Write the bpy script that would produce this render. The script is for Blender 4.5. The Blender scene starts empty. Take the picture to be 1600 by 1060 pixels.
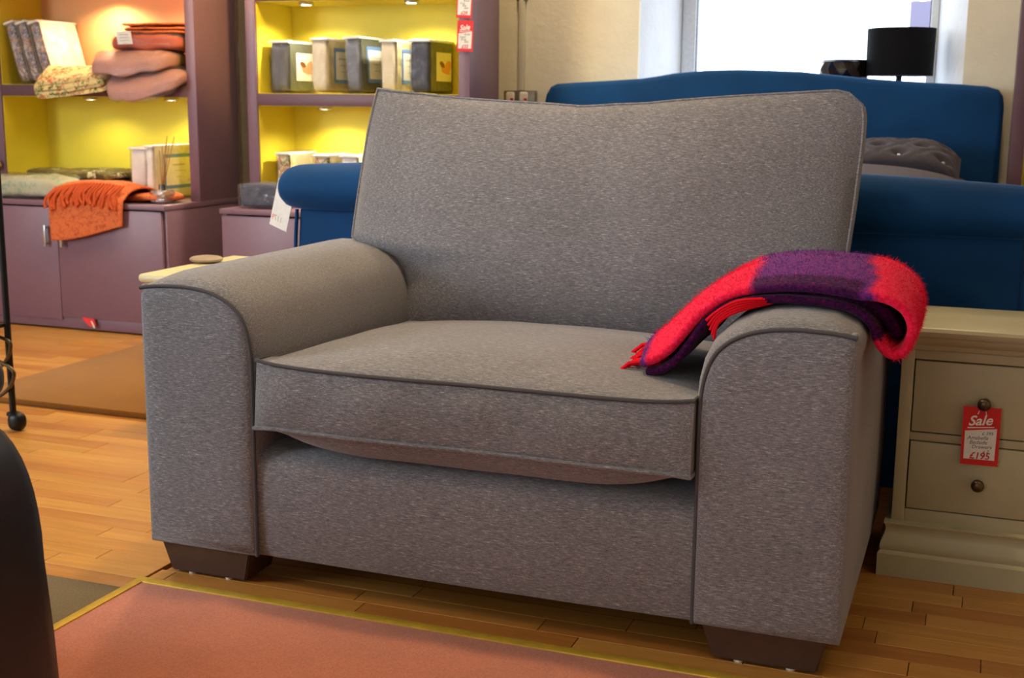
import bpy, bmesh, math, random
from mathutils import Vector, Matrix, noise

random.seed(7)
sc = bpy.context.scene
COL = sc.collection
PI = math.pi

# ------------------------------------------------------------------ camera
def set_camera():
    yaw, pitch, roll = math.radians(20.5), math.radians(10.7), math.radians(0.54)
    fw = Vector((-math.sin(yaw) * math.cos(pitch), math.cos(yaw) * math.cos(pitch), -math.sin(pitch)))
    rt = Vector((math.cos(yaw), math.sin(yaw), 0.0))
    up = rt.cross(fw)
    r = rt * math.cos(roll) + up * math.sin(roll)
    u = up * math.cos(roll) - rt * math.sin(roll)
    cd = bpy.data.cameras.new('camera')
    cd.sensor_width = 36.0
    cd.sensor_fit = 'HORIZONTAL'
    cd.lens = 1960.0 / 1600.0 * 36.0
    cd.clip_start = 0.05
    cd.clip_end = 200
    cd.dof.use_dof = True
    cd.dof.focus_distance = 2.55
    cd.dof.aperture_fstop = 7.0
    co = bpy.data.objects.new('camera', cd)
    COL.objects.link(co)
    co.matrix_world = Matrix(((r.x, u.x, -fw.x, 0.0), (r.y, u.y, -fw.y, 0.0), (r.z, u.z, -fw.z, 1.06), (0, 0, 0, 1)))
    sc.camera = co
set_camera()

# ------------------------------------------------------------------ world, lights, exposure
w = bpy.data.worlds.new('overcast_sky')
sc.world = w
w.use_nodes = True
wb = w.node_tree.nodes['Background']
wb.inputs['Color'].default_value = (0.78, 0.90, 1.0, 1)
wb.inputs['Strength'].default_value = 6.0
sc.view_settings.view_transform = 'Standard'
sc.view_settings.look = 'None'
sc.view_settings.exposure = 0.0
sc.view_settings.gamma = 1.0
sc.view_settings.use_curve_mapping = False
try:
    sc.cycles.use_denoising = True
    sc.cycles.max_bounces = 8
    sc.cycles.transparent_max_bounces = 12
    sc.cycles.sample_clamp_indirect = 6.0
    sc.cycles.caustics_reflective = False
    sc.cycles.caustics_refractive = False
except Exception:
    pass

def area(name, loc, target, sx, sy, power, color, spread=180):
    l = bpy.data.lights.new(name, 'AREA')
    l.shape = 'RECTANGLE'
    l.size, l.size_y = sx, sy
    l.energy = power
    l.color = color
    l.spread = math.radians(spread)
    o = bpy.data.objects.new(name, l)
    COL.objects.link(o)
    o.location = loc
    o.rotation_euler = (Vector(target) - Vector(loc)).to_track_quat('-Z', 'Y').to_euler()
    return o

# daylight entering by the shop-front windows behind and to the left of the camera
area('shopfront_daylight', (-2.3, -3.05, 1.55), (-1.9, 1.0, 1.2), 3.6, 2.0, 46, (0.86, 0.93, 1.0))
area('side_window_daylight', (-5.45, 0.4, 1.55), (-1.5, 1.6, 0.9), 2.4, 1.7, 215, (0.80, 0.90, 1.0))

# ------------------------------------------------------------------ material helpers
MATS = {}
def new_mat(name):
    m = bpy.data.materials.new(name)
    m.use_nodes = True
    nt = m.node_tree
    b = nt.nodes['Principled BSDF']
    return m, nt, b

def lin(c):
    return tuple(((v / 255.0) / 12.92 if v / 255.0 <= 0.04045 else ((v / 255.0 + 0.055) / 1.055) ** 2.4) for v in c) + (1.0,)

def N(nt, t, **kw):
    n = nt.nodes.new(t)
    for k, v in kw.items():
        setattr(n, k, v)
    return n

def coords(nt, scale=(1, 1, 1), rot=(0, 0, 0), random_offset=False):
    tc = N(nt, 'ShaderNodeTexCoord')
    mp = N(nt, 'ShaderNodeMapping')
    mp.inputs['Scale'].default_value = scale
    mp.inputs['Rotation'].default_value = rot
    nt.links.new(tc.outputs['Object'], mp.inputs['Vector'])
    if random_offset:
        oi = N(nt, 'ShaderNodeObjectInfo')
        mu = N(nt, 'ShaderNodeMath', operation='MULTIPLY')
        mu.inputs[1].default_value = 37.0
        nt.links.new(oi.outputs['Random'], mu.inputs[0])
        nt.links.new(mu.outputs[0], mp.inputs['Location'])
    return mp.outputs['Vector']

def tex_noise(nt, vec, scale, detail=3.0, rough=0.55, dist=0.0):
    n = N(nt, 'ShaderNodeTexNoise')
    n.inputs['Scale'].default_value = scale
    n.inputs['Detail'].default_value = detail
    n.inputs['Roughness'].default_value = rough
    n.inputs['Distortion'].default_value = dist
    nt.links.new(vec, n.inputs['Vector'])
    return n.outputs['Fac']

def ramp(nt, fac, stops, interp='LINEAR'):
    r = N(nt, 'ShaderNodeValToRGB')
    r.color_ramp.interpolation = interp
    els = r.color_ramp.elements
    while len(els) < len(stops):
        els.new(0.5)
    for e, (p, c) in zip(els, stops):
        e.position = p
        e.color = c
    nt.links.new(fac, r.inputs['Fac'])
    return r.outputs['Color']

def mix(nt, fac, a, b, mode='MIX'):
    n = N(nt, 'ShaderNodeMix', data_type='RGBA', blend_type=mode)
    for s, v in ((n.inputs[0], fac), (n.inputs[6], a), (n.inputs[7], b)):
        if isinstance(v, (int, float, tuple)):
            s.default_value = v
        else:
            nt.links.new(v, s)
    return n.outputs[2]

def bump(nt, b, h, strength=0.3, dist=0.002):
    n = N(nt, 'ShaderNodeBump')
    n.inputs['Strength'].default_value = strength
    n.inputs['Distance'].default_value = dist
    nt.links.new(h, n.inputs['Height'])
    nt.links.new(n.outputs['Normal'], b.inputs['Normal'])

def plain(name, rgb, rough=0.5, metal=0.0, var=0.06, bscale=60.0, bstr=0.08, sheen=0.0, spec=0.5, coat=0.0):
    m, nt, b = new_mat(name)
    v = coords(nt)
    f = tex_noise(nt, v, bscale)
    c = lin(rgb)
    lo = tuple(x * (1 - var) for x in c[:3]) + (1,)
    hi = tuple(min(1, x * (1 + var)) for x in c[:3]) + (1,)
    nt.links.new(ramp(nt, f, [(0.3, lo), (0.7, hi)]), b.inputs['Base Color'])
    b.inputs['Roughness'].default_value = rough
    b.inputs['Metallic'].default_value = metal
    b.inputs['Specular IOR Level'].default_value = spec
    b.inputs['Sheen Weight'].default_value = sheen
    b.inputs['Coat Weight'].default_value = coat
    if bstr > 0:
        bump(nt, b, f, bstr, 0.002)
    return m

def fabric_tweed():
    m, nt, b = new_mat('grey_tweed')
    streak = tex_noise(nt, coords(nt, (70, 560, 560)), 1.0, 3.0, 0.65)
    streak2 = tex_noise(nt, coords(nt, (200, 1100, 1100)), 1.0, 2.0, 0.6)
    weave = tex_noise(nt, coords(nt, (1, 1, 1)), 620.0, 2.0, 0.6)
    big = tex_noise(nt, coords(nt, (1, 1, 1)), 5.0, 2.0, 0.5)
    c1 = ramp(nt, streak, [(0.26, lin((92, 91, 96))), (0.46, lin((124, 122, 126))), (0.60, lin((142, 140, 143))), (0.76, lin((206, 203, 202)))])
    c2 = ramp(nt, streak2, [(0.32, (0.68, 0.68, 0.69, 1)), (0.66, (1.20, 1.19, 1.18, 1))])
    c = mix(nt, 0.85, c1, c2, 'MULTIPLY')
    c3 = ramp(nt, weave, [(0.35, (0.72, 0.72, 0.73, 1)), (0.68, (1.20, 1.19, 1.18, 1))])
    c = mix(nt, 0.8, c, c3, 'MULTIPLY')
    c4 = ramp(nt, big, [(0.3, (0.92, 0.91, 0.90, 1)), (0.7, (1.05, 1.05, 1.06, 1))])
    c = mix(nt, 0.8, c, c4, 'MULTIPLY')
    nt.links.new(c, b.inputs['Base Color'])
    b.inputs['Roughness'].default_value = 0.92
    b.inputs['Specular IOR Level'].default_value = 0.15
    b.inputs['Sheen Weight'].default_value = 0.25
    b.inputs['Sheen Roughness'].default_value = 0.5
    bump(nt, b, weave, 0.35, 0.0012)
    return m

def velvet(name, rgb):
    m, nt, b = new_mat(name)
    f = tex_noise(nt, coords(nt, (1, 1, 1)), 3.0, 3.0, 0.6)
    c = lin(rgb)
    nt.links.new(ramp(nt, f, [(0.3, tuple(x * 0.8 for x in c[:3]) + (1,)), (0.7, tuple(x * 1.15 for x in c[:3]) + (1,))]), b.inputs['Base Color'])
    b.inputs['Roughness'].default_value = 0.75
    b.inputs['Sheen Weight'].default_value = 0.7
    b.inputs['Sheen Roughness'].default_value = 0.35
    b.inputs['Sheen Tint'].default_value = tuple(min(1, x * 3 + 0.05) for x in c[:3]) + (1,)
    b.inputs['Specular IOR Level'].default_value = 0.2
    bump(nt, b, tex_noise(nt, coords(nt), 400.0), 0.15, 0.001)
    return m

def wood_plank():
    m, nt, b = new_mat('oak_strip')
    v = coords(nt, (2.2, 38, 10), random_offset=True)
    g = tex_noise(nt, v, 1.0, 4.0, 0.6, 0.6)
    g2 = tex_noise(nt, coords(nt, (6, 220, 20), random_offset=True), 1.0, 2.0)
    oi = N(nt, 'ShaderNodeObjectInfo')
    base = ramp(nt, oi.outputs['Random'], [(0.0, lin((176, 116, 54))), (0.35, lin((187, 131, 62))), (0.7, lin((192, 138, 66))), (1.0, lin((198, 146, 74)))])
    gr = ramp(nt, g, [(0.3, (0.80, 0.76, 0.70, 1)), (0.65, (1.06, 1.06, 1.06, 1))])
    c = mix(nt, 0.9, base, gr, 'MULTIPLY')
    gr2 = ramp(nt, g2, [(0.35, (0.90, 0.88, 0.85, 1)), (0.6, (1.03, 1.03, 1.03, 1))])
    c = mix(nt, 0.8, c, gr2, 'MULTIPLY')
    nt.links.new(c, b.inputs['Base Color'])
    b.inputs['Roughness'].default_value = 0.34
    b.inputs['Specular IOR Level'].default_value = 0.4
    bump(nt, b, g2, 0.05, 0.001)
    return m

def pile(name, rgb_lo, rgb_hi, scale=260, bstr=0.8, rough=0.95):
    m, nt, b = new_mat(name)
    f = tex_noise(nt, coords(nt), scale, 4.0, 0.7)
    f2 = tex_noise(nt, coords(nt), 9.0, 3.0)
    c = ramp(nt, f, [(0.3, lin(rgb_lo)), (0.7, lin(rgb_hi))])
    c = mix(nt, 0.7, c, ramp(nt, f2, [(0.3, (0.9, 0.9, 0.9, 1)), (0.7, (1.06, 1.06, 1.06, 1))]), 'MULTIPLY')
    nt.links.new(c, b.inputs['Base Color'])
    b.inputs['Roughness'].default_value = rough
    b.inputs['Specular IOR Level'].default_value = 0.1
    b.inputs['Sheen Weight'].default_value = 0.2
    bump(nt, b, f, bstr, 0.004)
    return m

def floral(name, base, spots, scale=22.0, thr=0.42):
    m, nt, b = new_mat(name)
    v = coords(nt)
    vo = N(nt, 'ShaderNodeTexVoronoi')
    vo.inputs['Scale'].default_value = scale
    nt.links.new(v, vo.inputs['Vector'])
    sel = ramp(nt, vo.outputs['Color'], [((i + 0.0) / max(1, len(spots)), lin(s)) for i, s in enumerate(spots)], 'CONSTANT')
    edge = tex_noise(nt, v, scale * 2.2, 3.0, 0.6, 1.2)
    mask = ramp(nt, edge, [(thr, (0, 0, 0, 1)), (thr + 0.05, (1, 1, 1, 1))])
    c = mix(nt, mask, lin(base), sel)
    nt.links.new(c, b.inputs['Base Color'])
    b.inputs['Roughness'].default_value = 0.8
    bump(nt, b, edge, 0.1, 0.002)
    return m

def facing_weight(nt, base, gain, power, normal=None):
    lw = N(nt, 'ShaderNodeLayerWeight')
    lw.inputs['Blend'].default_value = 0.5
    if normal is not None:
        nt.links.new(normal, lw.inputs['Normal'])
    p = N(nt, 'ShaderNodeMath', operation='POWER')
    p.inputs[1].default_value = power
    nt.links.new(lw.outputs['Facing'], p.inputs[0])
    m = N(nt, 'ShaderNodeMath', operation='MULTIPLY_ADD')
    m.inputs[1].default_value = gain
    m.inputs[2].default_value = base
    nt.links.new(p.outputs[0], m.inputs[0])
    return m.outputs[0]

def plastic(name, tint=(0.95, 0.95, 0.96), gloss=0.22):
    m, nt, b = new_mat(name)
    out = nt.nodes['Material Output']
    tr = N(nt, 'ShaderNodeBsdfTransparent')
    tr.inputs['Color'].default_value = tint + (1,)
    gl = N(nt, 'ShaderNodeBsdfGlossy')
    gl.inputs['Roughness'].default_value = 0.10
    di = N(nt, 'ShaderNodeBsdfDiffuse')
    di.inputs['Color'].default_value = (0.9, 0.9, 0.9, 1)
    f = tex_noise(nt, coords(nt, (1, 1, 1)), 26.0, 3.0, 0.6, 1.5)
    bp = N(nt, 'ShaderNodeBump')
    bp.inputs['Strength'].default_value = 0.8
    bp.inputs['Distance'].default_value = 0.012
    nt.links.new(f, bp.inputs['Height'])
    nt.links.new(bp.outputs['Normal'], gl.inputs['Normal'])
    m1 = N(nt, 'ShaderNodeMixShader')
    m1.inputs[0].default_value = 0.035
    nt.links.new(tr.outputs[0], m1.inputs[1])
    nt.links.new(di.outputs[0], m1.inputs[2])
    m2 = N(nt, 'ShaderNodeMixShader')
    nt.links.new(facing_weight(nt, gloss * 0.16, 0.45, 3.5, bp.outputs['Normal']), m2.inputs[0])
    nt.links.new(m1.outputs[0], m2.inputs[1])
    nt.links.new(gl.outputs[0], m2.inputs[2])
    nt.links.new(m2.outputs[0], out.inputs['Surface'])
    nt.nodes.remove(b)
    return m

def clear_glass(name):
    m, nt, b = new_mat(name)
    out = nt.nodes['Material Output']
    tr = N(nt, 'ShaderNodeBsdfTransparent')
    gl = N(nt, 'ShaderNodeBsdfGlossy')
    gl.inputs['Roughness'].default_value = 0.02
    mx = N(nt, 'ShaderNodeMixShader')
    nt.links.new(facing_weight(nt, 0.03, 0.6, 5.0), mx.inputs[0])
    nt.links.new(tr.outputs[0], mx.inputs[1])
    nt.links.new(gl.outputs[0], mx.inputs[2])
    nt.links.new(mx.outputs[0], out.inputs['Surface'])
    nt.nodes.remove(b)
    return m

def emis(name, rgb, strength):
    m, nt, b = new_mat(name)
    b.inputs['Base Color'].default_value = (1, 1, 1, 1)
    b.inputs['Emission Color'].default_value = rgb + (1,)
    b.inputs['Emission Strength'].default_value = strength
    return m

def mohair():
    # plaid in the throw: colour bands across its length (object X), flecked
    m, nt, b = new_mat('mohair_plaid')
    at = N(nt, 'ShaderNodeAttribute', attribute_name='plaid')
    sep = N(nt, 'ShaderNodeSeparateColor')
    nt.links.new(at.outputs['Color'], sep.inputs[0])
    fl = tex_noise(nt, coords(nt), 130.0, 3.0, 0.7)
    pink = ramp(nt, fl, [(0.3, lin((222, 20, 52))), (0.55, lin((246, 34, 78))), (0.75, lin((255, 60, 120)))])
    purp = ramp(nt, fl, [(0.3, lin((66, 26, 88))), (0.5, lin((108, 46, 130))), (0.64, lin((132, 44, 116))), (0.70, lin((220, 30, 70)))])
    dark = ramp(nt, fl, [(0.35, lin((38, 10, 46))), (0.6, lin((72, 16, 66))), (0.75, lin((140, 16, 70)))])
    c = mix(nt, sep.outputs[0], pink, purp)
    c = mix(nt, sep.outputs[1], c, dark)
    nt.links.new(c, b.inputs['Base Color'])
    b.inputs['Roughness'].default_value = 0.95
    b.inputs['Specular IOR Level'].default_value = 0.05
    b.inputs['Sheen Weight'].default_value = 0.08
    bump(nt, b, fl, 0.6, 0.004)
    return m

def plaster(name, rgb):
    m, nt, b = new_mat(name)
    v = coords(nt)
    f = tex_noise(nt, v, 4.0, 5.0, 0.6)
    f2 = tex_noise(nt, v, 14.0, 4.0, 0.6)
    c = lin(rgb)
    nt.links.new(ramp(nt, f, [(0.3, tuple(x * 0.93 for x in c[:3]) + (1,)), (0.7, tuple(min(1, x * 1.04) for x in c[:3]) + (1,))]), b.inputs['Base Color'])
    b.inputs['Roughness'].default_value = 0.8
    bump(nt, b, f2, 0.35, 0.012)
    return m

M = dict(
    tweed=fabric_tweed(),
    piping=plain('piping_cord', (84, 82, 84), 0.9, bscale=500, bstr=0.3, spec=0.1),  # cord grey darkened to carry the shadow line along the seams
    darkwood=plain('dark_stained_wood', (74, 52, 44), 0.42, bscale=30, var=0.15),
    glide=plain('white_plastic', (225, 222, 215), 0.4, bstr=0),
    blue=velvet('blue_velvet', (10, 64, 114)),
    greyvelvet=velvet('grey_velvet', (70, 66, 72)),
    duvet=plain('grey_satin', (92, 85, 90), 0.85, bscale=12, bstr=0.2, spec=0.1),
    mattress=plain('white_ticking', (215, 212, 205), 0.85),
    sage=plain('sage_cream_paint', (186, 180, 146), 0.38, var=0.03, bscale=18, bstr=0.03),
    cream=plain('cream_paint', (214, 206, 164), 0.35, var=0.03, bstr=0.02),
    bronze=plain('antique_bronze', (96, 82, 62), 0.32, 0.9, var=0.2, bscale=90),
    mauve=plain('mauve_laminate', (124, 93, 108), 0.40, var=0.03, bscale=40, bstr=0.02),
    mauvedark=plain('mauve_edge', (102, 70, 80), 0.45, var=0.03, bscale=40, bstr=0.02),
    yellow=plain('yellow_paint', (232, 212, 60), 0.55, var=0.03, bscale=8, bstr=0.02),
    peach=plain('lamplit_peach', (226, 168, 112), 0.6, var=0.03, bscale=8, bstr=0.02),  # warm lamp glow on the upper left back panel, put into its colour
    plank=wood_plank(),
    seam=plain('dark_subfloor', (70, 44, 22), 0.8),
    carpet=pile('salmon_carpet', (176, 98, 74), (208, 132, 102), 240, 0.5),
    coir=pile('coir_mat', (112, 68, 6), (176, 118, 28), 320, 1.0),
    coiredge=pile('coir_edge', (92, 52, 10), (150, 96, 30), 320, 1.0),
    olive=pile('olive_mat', (96, 80, 44), (130, 110, 70), 200, 0.4),
    brass=plain('brass', (214, 178, 60), 0.35, 0.35, var=0.15, bscale=25, bstr=0.05),
    plaster=plaster('cream_plaster', (236, 228, 204)),
    reveal=plaster('white_plaster', (236, 236, 236)),
    ceiling=plain('ceiling_paint', (232, 228, 218), 0.9),
    upvc=plain('white_upvc', (222, 228, 234), 0.35, bstr=0),
    glass=clear_glass('window_glass'),
    black=plain('black_metal', (18, 17, 17), 0.4, 0.4, bstr=0.02),
    leather=plain('black_leather', (20, 20, 24), 0.36, var=0.15, bscale=240, bstr=0.25, spec=0.6),
    shade=plain('black_shade_fabric', (16, 16, 20), 0.85, bscale=300, bstr=0.2, spec=0.15),
    chrome=plain('chrome', (190, 192, 196), 0.12, 1.0, var=0.1, bstr=0),
    steel=plain('brushed_steel', (196, 196, 194), 0.3, 0.9, bstr=0.02),
    smoked=plain('smoked_facets', (74, 66, 60), 0.08, 0.9, var=0.4, bscale=20, bstr=0),
    mohair=mohair(),
    red=plain('red_wool', (230, 22, 40), 0.9, bscale=300, bstr=0.4, spec=0.1),
    orange=floral('orange_damask', (216, 110, 56), [(192, 84, 38), (186, 80, 36), (198, 92, 44)], 26, 0.52),
    orangefringe=plain('orange_cord', (200, 84, 36), 0.9, bscale=200, bstr=0.4),
    rust=plain('rust_cotton', (176, 74, 44), 0.8, bscale=60, bstr=0.3),
    pink=plain('dusty_pink_cotton', (184, 128, 116), 0.8, bscale=40, bstr=0.3),
    plastic=plastic('clear_plastic'),
    bottleglass=plastic('bottle_glass', (0.80, 0.80, 0.78), 1.6),
    floralA=floral('floral_print', (206, 196, 186), [(150, 96, 70), (96, 96, 120), (176, 120, 84), (120, 92, 110), (210, 190, 170)], 60, 0.44),
    floralB=floral('floral_on_cream', (214, 196, 140), [(196, 84, 40), (100, 104, 40), (224, 190, 120), (170, 110, 60), (214, 196, 140)], 34, 0.48),
    floralC=floral('olive_leaf_print', (92, 78, 24), [(200, 196, 150), (120, 110, 50), (70, 60, 20), (92, 78, 24)], 26, 0.5),
    floralD=floral('pale_floral', (186, 186, 152), [(196, 168, 140), (150, 168, 140), (200, 196, 170), (186, 186, 152)], 22, 0.5),
    card=plain('cream_card', (226, 220, 202), 0.7, bstr=0),
    whitecard=plain('white_card', (232, 228, 222), 0.7, bstr=0),
    redcard=plain('red_card', (214, 26, 24), 0.55, bstr=0),
    ink=plain('black_ink', (40, 36, 44), 0.7, bstr=0),
    redink=plain('red_ink', (196, 30, 40), 0.7, bstr=0),
    pinkink=plain('pink_ink', (236, 112, 98), 0.7, bstr=0),
    greyink=plain('grey_ink', (168, 160, 158), 0.7, bstr=0),
    whiteink=plain('white_ink', (246, 236, 230), 0.7, bstr=0),
    blueprint=plain('blue_print', (96, 130, 186), 0.6, bstr=0),
    skin=plain('printed_skin', (216, 150, 110), 0.6, bstr=0),
    hair=plain('printed_hair', (112, 62, 32), 0.6, bstr=0),
    packgrey=plain('charcoal_cotton', (84, 78, 80), 0.8, bscale=50, bstr=0.3),
    packcream=plain('cream_cotton', (232, 218, 186), 0.8, bscale=50, bstr=0.2),
    packsteel=plain('steel_grey_satin', (98, 98, 106), 0.5, bscale=30, bstr=0.4),
    packnavy=plain('navy_cotton', (34, 36, 62), 0.7, bscale=50, bstr=0.3),
    packwhite=plain('white_cotton', (242, 234, 222), 0.8, bscale=50, bstr=0.2),
    insert=plain('olive_insert', (74, 78, 66), 0.6, bstr=0),
    sand=plain('sand_insert', (196, 182, 140), 0.6, bstr=0),
    reed=plain('rattan_reed', (176, 116, 52), 0.7, bscale=80),
    amber=plain('amber_oil', (196, 140, 96), 0.15, bstr=0),
    taupe=plain('taupe_stoneware', (150, 132, 116), 0.5),
    grille=plain('grey_metal_plate', (140, 132, 118), 0.35, 0.6, bstr=0),
    switch=plain('white_switch', (236, 230, 214), 0.3, bstr=0),
    pale=plain('pale_render', (206, 196, 210), 0.8),
    slate=plain('weathered_slate', (88, 82, 104), 0.9),
    pucks=emis('lit_lens', (1.0, 0.92, 0.72), 14.0),
    crystal=plain('crystal_button', (230, 232, 240), 0.05, 0.6, bstr=0),
    knobwood=plain('pale_wood_knob', (206, 176, 126), 0.4),
)

# ------------------------------------------------------------------ object helpers
ORG = {}
def root(name, loc, label, cat, group=None):
    o = bpy.data.objects.new(name, None)
    o.empty_display_size = 0.1
    COL.objects.link(o)
    o.location = loc
    ORG[o.name] = Vector(loc)
    o['label'] = label
    o['category'] = cat
    if group:
        o['group'] = group
    return o

def org(parent):
    while parent is not None:
        if parent.name in ORG:
            return ORG[parent.name]
        parent = parent.parent
    return Vector((0, 0, 0))

def tag(o, label, cat, group=None):
    o['label'] = label
    o['category'] = cat
    if group:
        o['group'] = group
    return o

def mk(name, verts, faces, mat, parent=None, smooth=True, origin=None, angle=40):
    me = bpy.data.meshes.new(name)
    off = org(parent) if parent is not None else (Vector(origin) if origin is not None else Vector((0, 0, 0)))
    me.from_pydata([tuple(Vector(v) - off) for v in verts], [], faces)
    me.update()
    bm = bmesh.new()
    bm.from_mesh(me)
    bmesh.ops.recalc_face_normals(bm, faces=bm.faces)
    bm.to_mesh(me)
    bm.free()
    return finish(name, me, mat, parent, smooth, off if parent is None else None, angle)

def finish(name, me, mat, parent=None, smooth=True, origin=None, angle=40):
    mats = mat if isinstance(mat, (list, tuple)) else [mat]
    for mm in mats:
        me.materials.append(M[mm] if isinstance(mm, str) else mm)
    o = bpy.data.objects.new(name, me)
    COL.objects.link(o)
    if smooth:
        for p in me.polygons:
            p.use_smooth = True
        try:
            me.set_sharp_from_angle(angle=math.radians(angle))
        except Exception:
            pass
    if parent is not None:
        o.parent = parent
    elif origin is not None:
        o.location = origin
        ORG[o.name] = Vector(origin)
    return o

def bm_done(name, bm, mat, parent=None, smooth=True, origin=None, angle=40):
    off = org(parent) if parent is not None else (Vector(origin) if origin is not None else Vector((0, 0, 0)))
    for v in bm.verts:
        v.co -= off
    bmesh.ops.recalc_face_normals(bm, faces=bm.faces)
    me = bpy.data.meshes.new(name)
    bm.to_mesh(me)
    bm.free()
    return finish(name, me, mat, parent, smooth, off if parent is None else None, angle)

def box(name, x0, x1, y0, y1, z0, z1, mat, parent=None, bev=0.004, seg=2, origin=None, xform=None):
    bm = bmesh.new()
    bmesh.ops.create_cube(bm, size=1.0)
    for v in bm.verts:
        v.co = Vector((x0 + (v.co.x + 0.5) * (x1 - x0), y0 + (v.co.y + 0.5) * (y1 - y0), z0 + (v.co.z + 0.5) * (z1 - z0)))
    if bev > 0:
        b = min(bev, 0.45 * min(abs(x1 - x0), abs(y1 - y0), abs(z1 - z0)))
        bmesh.ops.bevel(bm, geom=bm.edges[:], offset=b, segments=seg, affect='EDGES', profile=0.5)
    if xform is not None:
        for v in bm.verts:
            v.co = xform @ v.co
    return bm_done(name, bm, mat, parent, True, origin)

def soft(name, c, s, mat, parent=None, k=5.0, n=12, amp=0.0, freq=8.0, rot=None, seed=0, origin=None, flat_bottom=True, fold=0.0, droop=None):
    """rounded, slightly lumpy cloth block; s = full sizes"""
    bm = bmesh.new()
    bmesh.ops.create_cube(bm, size=2.0)
    bmesh.ops.subdivide_edges(bm, edges=bm.edges[:], cuts=n, use_grid_fill=True)
    R = rot if rot is not None else Matrix.Identity(3)
    for v in bm.verts:
        p = v.co.copy()
        l = (abs(p.x) ** k + abs(p.y) ** k + abs(p.z) ** k) ** (1.0 / k)
        q = p * (max(abs(p.x), abs(p.y), abs(p.z)) / l)
        d = Vector((q.x * s[0] / 2, q.y * s[1] / 2, q.z * s[2] / 2))
        if amp > 0:
            nn = noise.noise_vector(Vector((d.x, d.y, d.z)) * freq + Vector((seed * 7.3, seed * 3.1, seed)))
            d += nn * amp
        if fold > 0 and abs(q.z) < 0.9:
            d.x += fold * math.sin(q.z * 9) * q.x
            d.y += fold * math.sin(q.z * 9) * q.y
        if flat_bottom:
            d.z = max(d.z, -s[2] / 2)
        v.co = R @ d + Vector(c)
        if droop is not None and v.co.y < droop[0]:
            v.co.z -= (droop[0] - v.co.y) ** 1.3 * droop[1]
    return bm_done(name, bm, mat, parent, True, origin, 60)

def tube(name, pts, r, mat, parent=None, seg=8, closed=False, origin=None, taper=None):
    pts = [Vector(p) for p in pts]
    n = len(pts)
    verts, faces = [], []
    prev = None
    for i, p in enumerate(pts):
        a = pts[(i - 1) % n] if (closed or i > 0) else p
        b = pts[(i + 1) % n] if (closed or i < n - 1) else p
        t = (b - a).normalized()
        if prev is None:
            ref = Vector((0, 0, 1)) if abs(t.z) < 0.9 else Vector((1, 0, 0))
            nx = t.cross(ref).normalized()
        else:
            nx = (prev - t * prev.dot(t)).normalized()
        prev = nx
        ny = t.cross(nx)
        rr = r if taper is None else r * (taper[0] + (taper[1] - taper[0]) * i / (n - 1))
        for s in range(seg):
            an = 2 * PI * s / seg
            verts.append(p + nx * (rr * math.cos(an)) + ny * (rr * math.sin(an)))
    m = n if closed else n - 1
    for i in range(m):
        for s in range(seg):
            s2 = (s + 1) % seg
            i2 = (i + 1) % n
            faces.append((i * seg + s, i * seg + s2, i2 * seg + s2, i2 * seg + s))
    if not closed:
        faces.append(tuple(range(seg - 1, -1, -1)))
        faces.append(tuple((n - 1) * seg + s for s in range(seg)))
    return mk(name, verts, faces, mat, parent, True, origin, 50)

def lathe(name, c, prof, mat, parent=None, seg=28, axis='Z', origin=None, angle=40):
    verts, faces = [], []
    c = Vector(c)
    for (r, h) in prof:
        for s in range(seg):
            a = 2 * PI * s / seg
            x, y = r * math.cos(a), r * math.sin(a)
            if axis == 'Z':
                verts.append(c + Vector((x, y, h)))
            else:            # axis along -Y (h grows toward the viewer)
                verts.append(c + Vector((x, -h, y)))
    for i in range(len(prof) - 1):
        for s in range(seg):
            s2 = (s + 1) % seg
            faces.append((i * seg + s, i * seg + s2, (i + 1) * seg + s2, (i + 1) * seg + s))
    if prof[0][0] > 1e-6:
        faces.append(tuple(range(seg - 1, -1, -1)))
    if prof[-1][0] > 1e-6:
        faces.append(tuple((len(prof) - 1) * seg + s for s in range(seg)))
    return mk(name, verts, faces, mat, parent, True, origin, angle)

def extrude_xz(name, prof, y0, y1, mat, parent=None, bev=0.0, origin=None):
    """closed XZ outline pushed from y0 to y1"""
    bm = bmesh.new()
    f = bm.faces.new([bm.verts.new((x, y0, z)) for x, z in prof])
    r = bmesh.ops.extrude_face_region(bm, geom=[f])
    vs = [g for g in r['geom'] if isinstance(g, bmesh.types.BMVert)]
    bmesh.ops.translate(bm, verts=vs, vec=(0, y1 - y0, 0))
    if bev > 0:
        es = [e for e in bm.edges if abs(e.verts[0].co.y - e.verts[1].co.y) < 1e-6]
        bmesh.ops.bevel(bm, geom=es, offset=bev, segments=3, affect='EDGES', profile=0.5)
    return bm_done(name, bm, mat, parent, True, origin, 35)

def cr(pts, n):
    """Catmull-Rom resample to n points"""
    P = [Vector(p) for p in pts]
    out = []
    m = len(P) - 1
    for i in range(n):
        t = i / (n - 1) * m
        k = min(int(t), m - 1)
        f = t - k
        p0, p1, p2, p3 = P[max(k - 1, 0)], P[k], P[k + 1], P[min(k + 2, m)]
        out.append(0.5 * ((2 * p1) + (p2 - p0) * f + (2 * p0 - 5 * p1 + 4 * p2 - p3) * f * f + (3 * p1 - p0 - 3 * p2 + p3) * f ** 3))
    return out

def interp(tab, x):
    if x <= tab[0][0]:
        return tab[0][1]
    for (a, va), (b, vb) in zip(tab, tab[1:]):
        if x <= b:
            t = (x - a) / (b - a)
            return va + (vb - va) * t
    return tab[-1][1]

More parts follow.
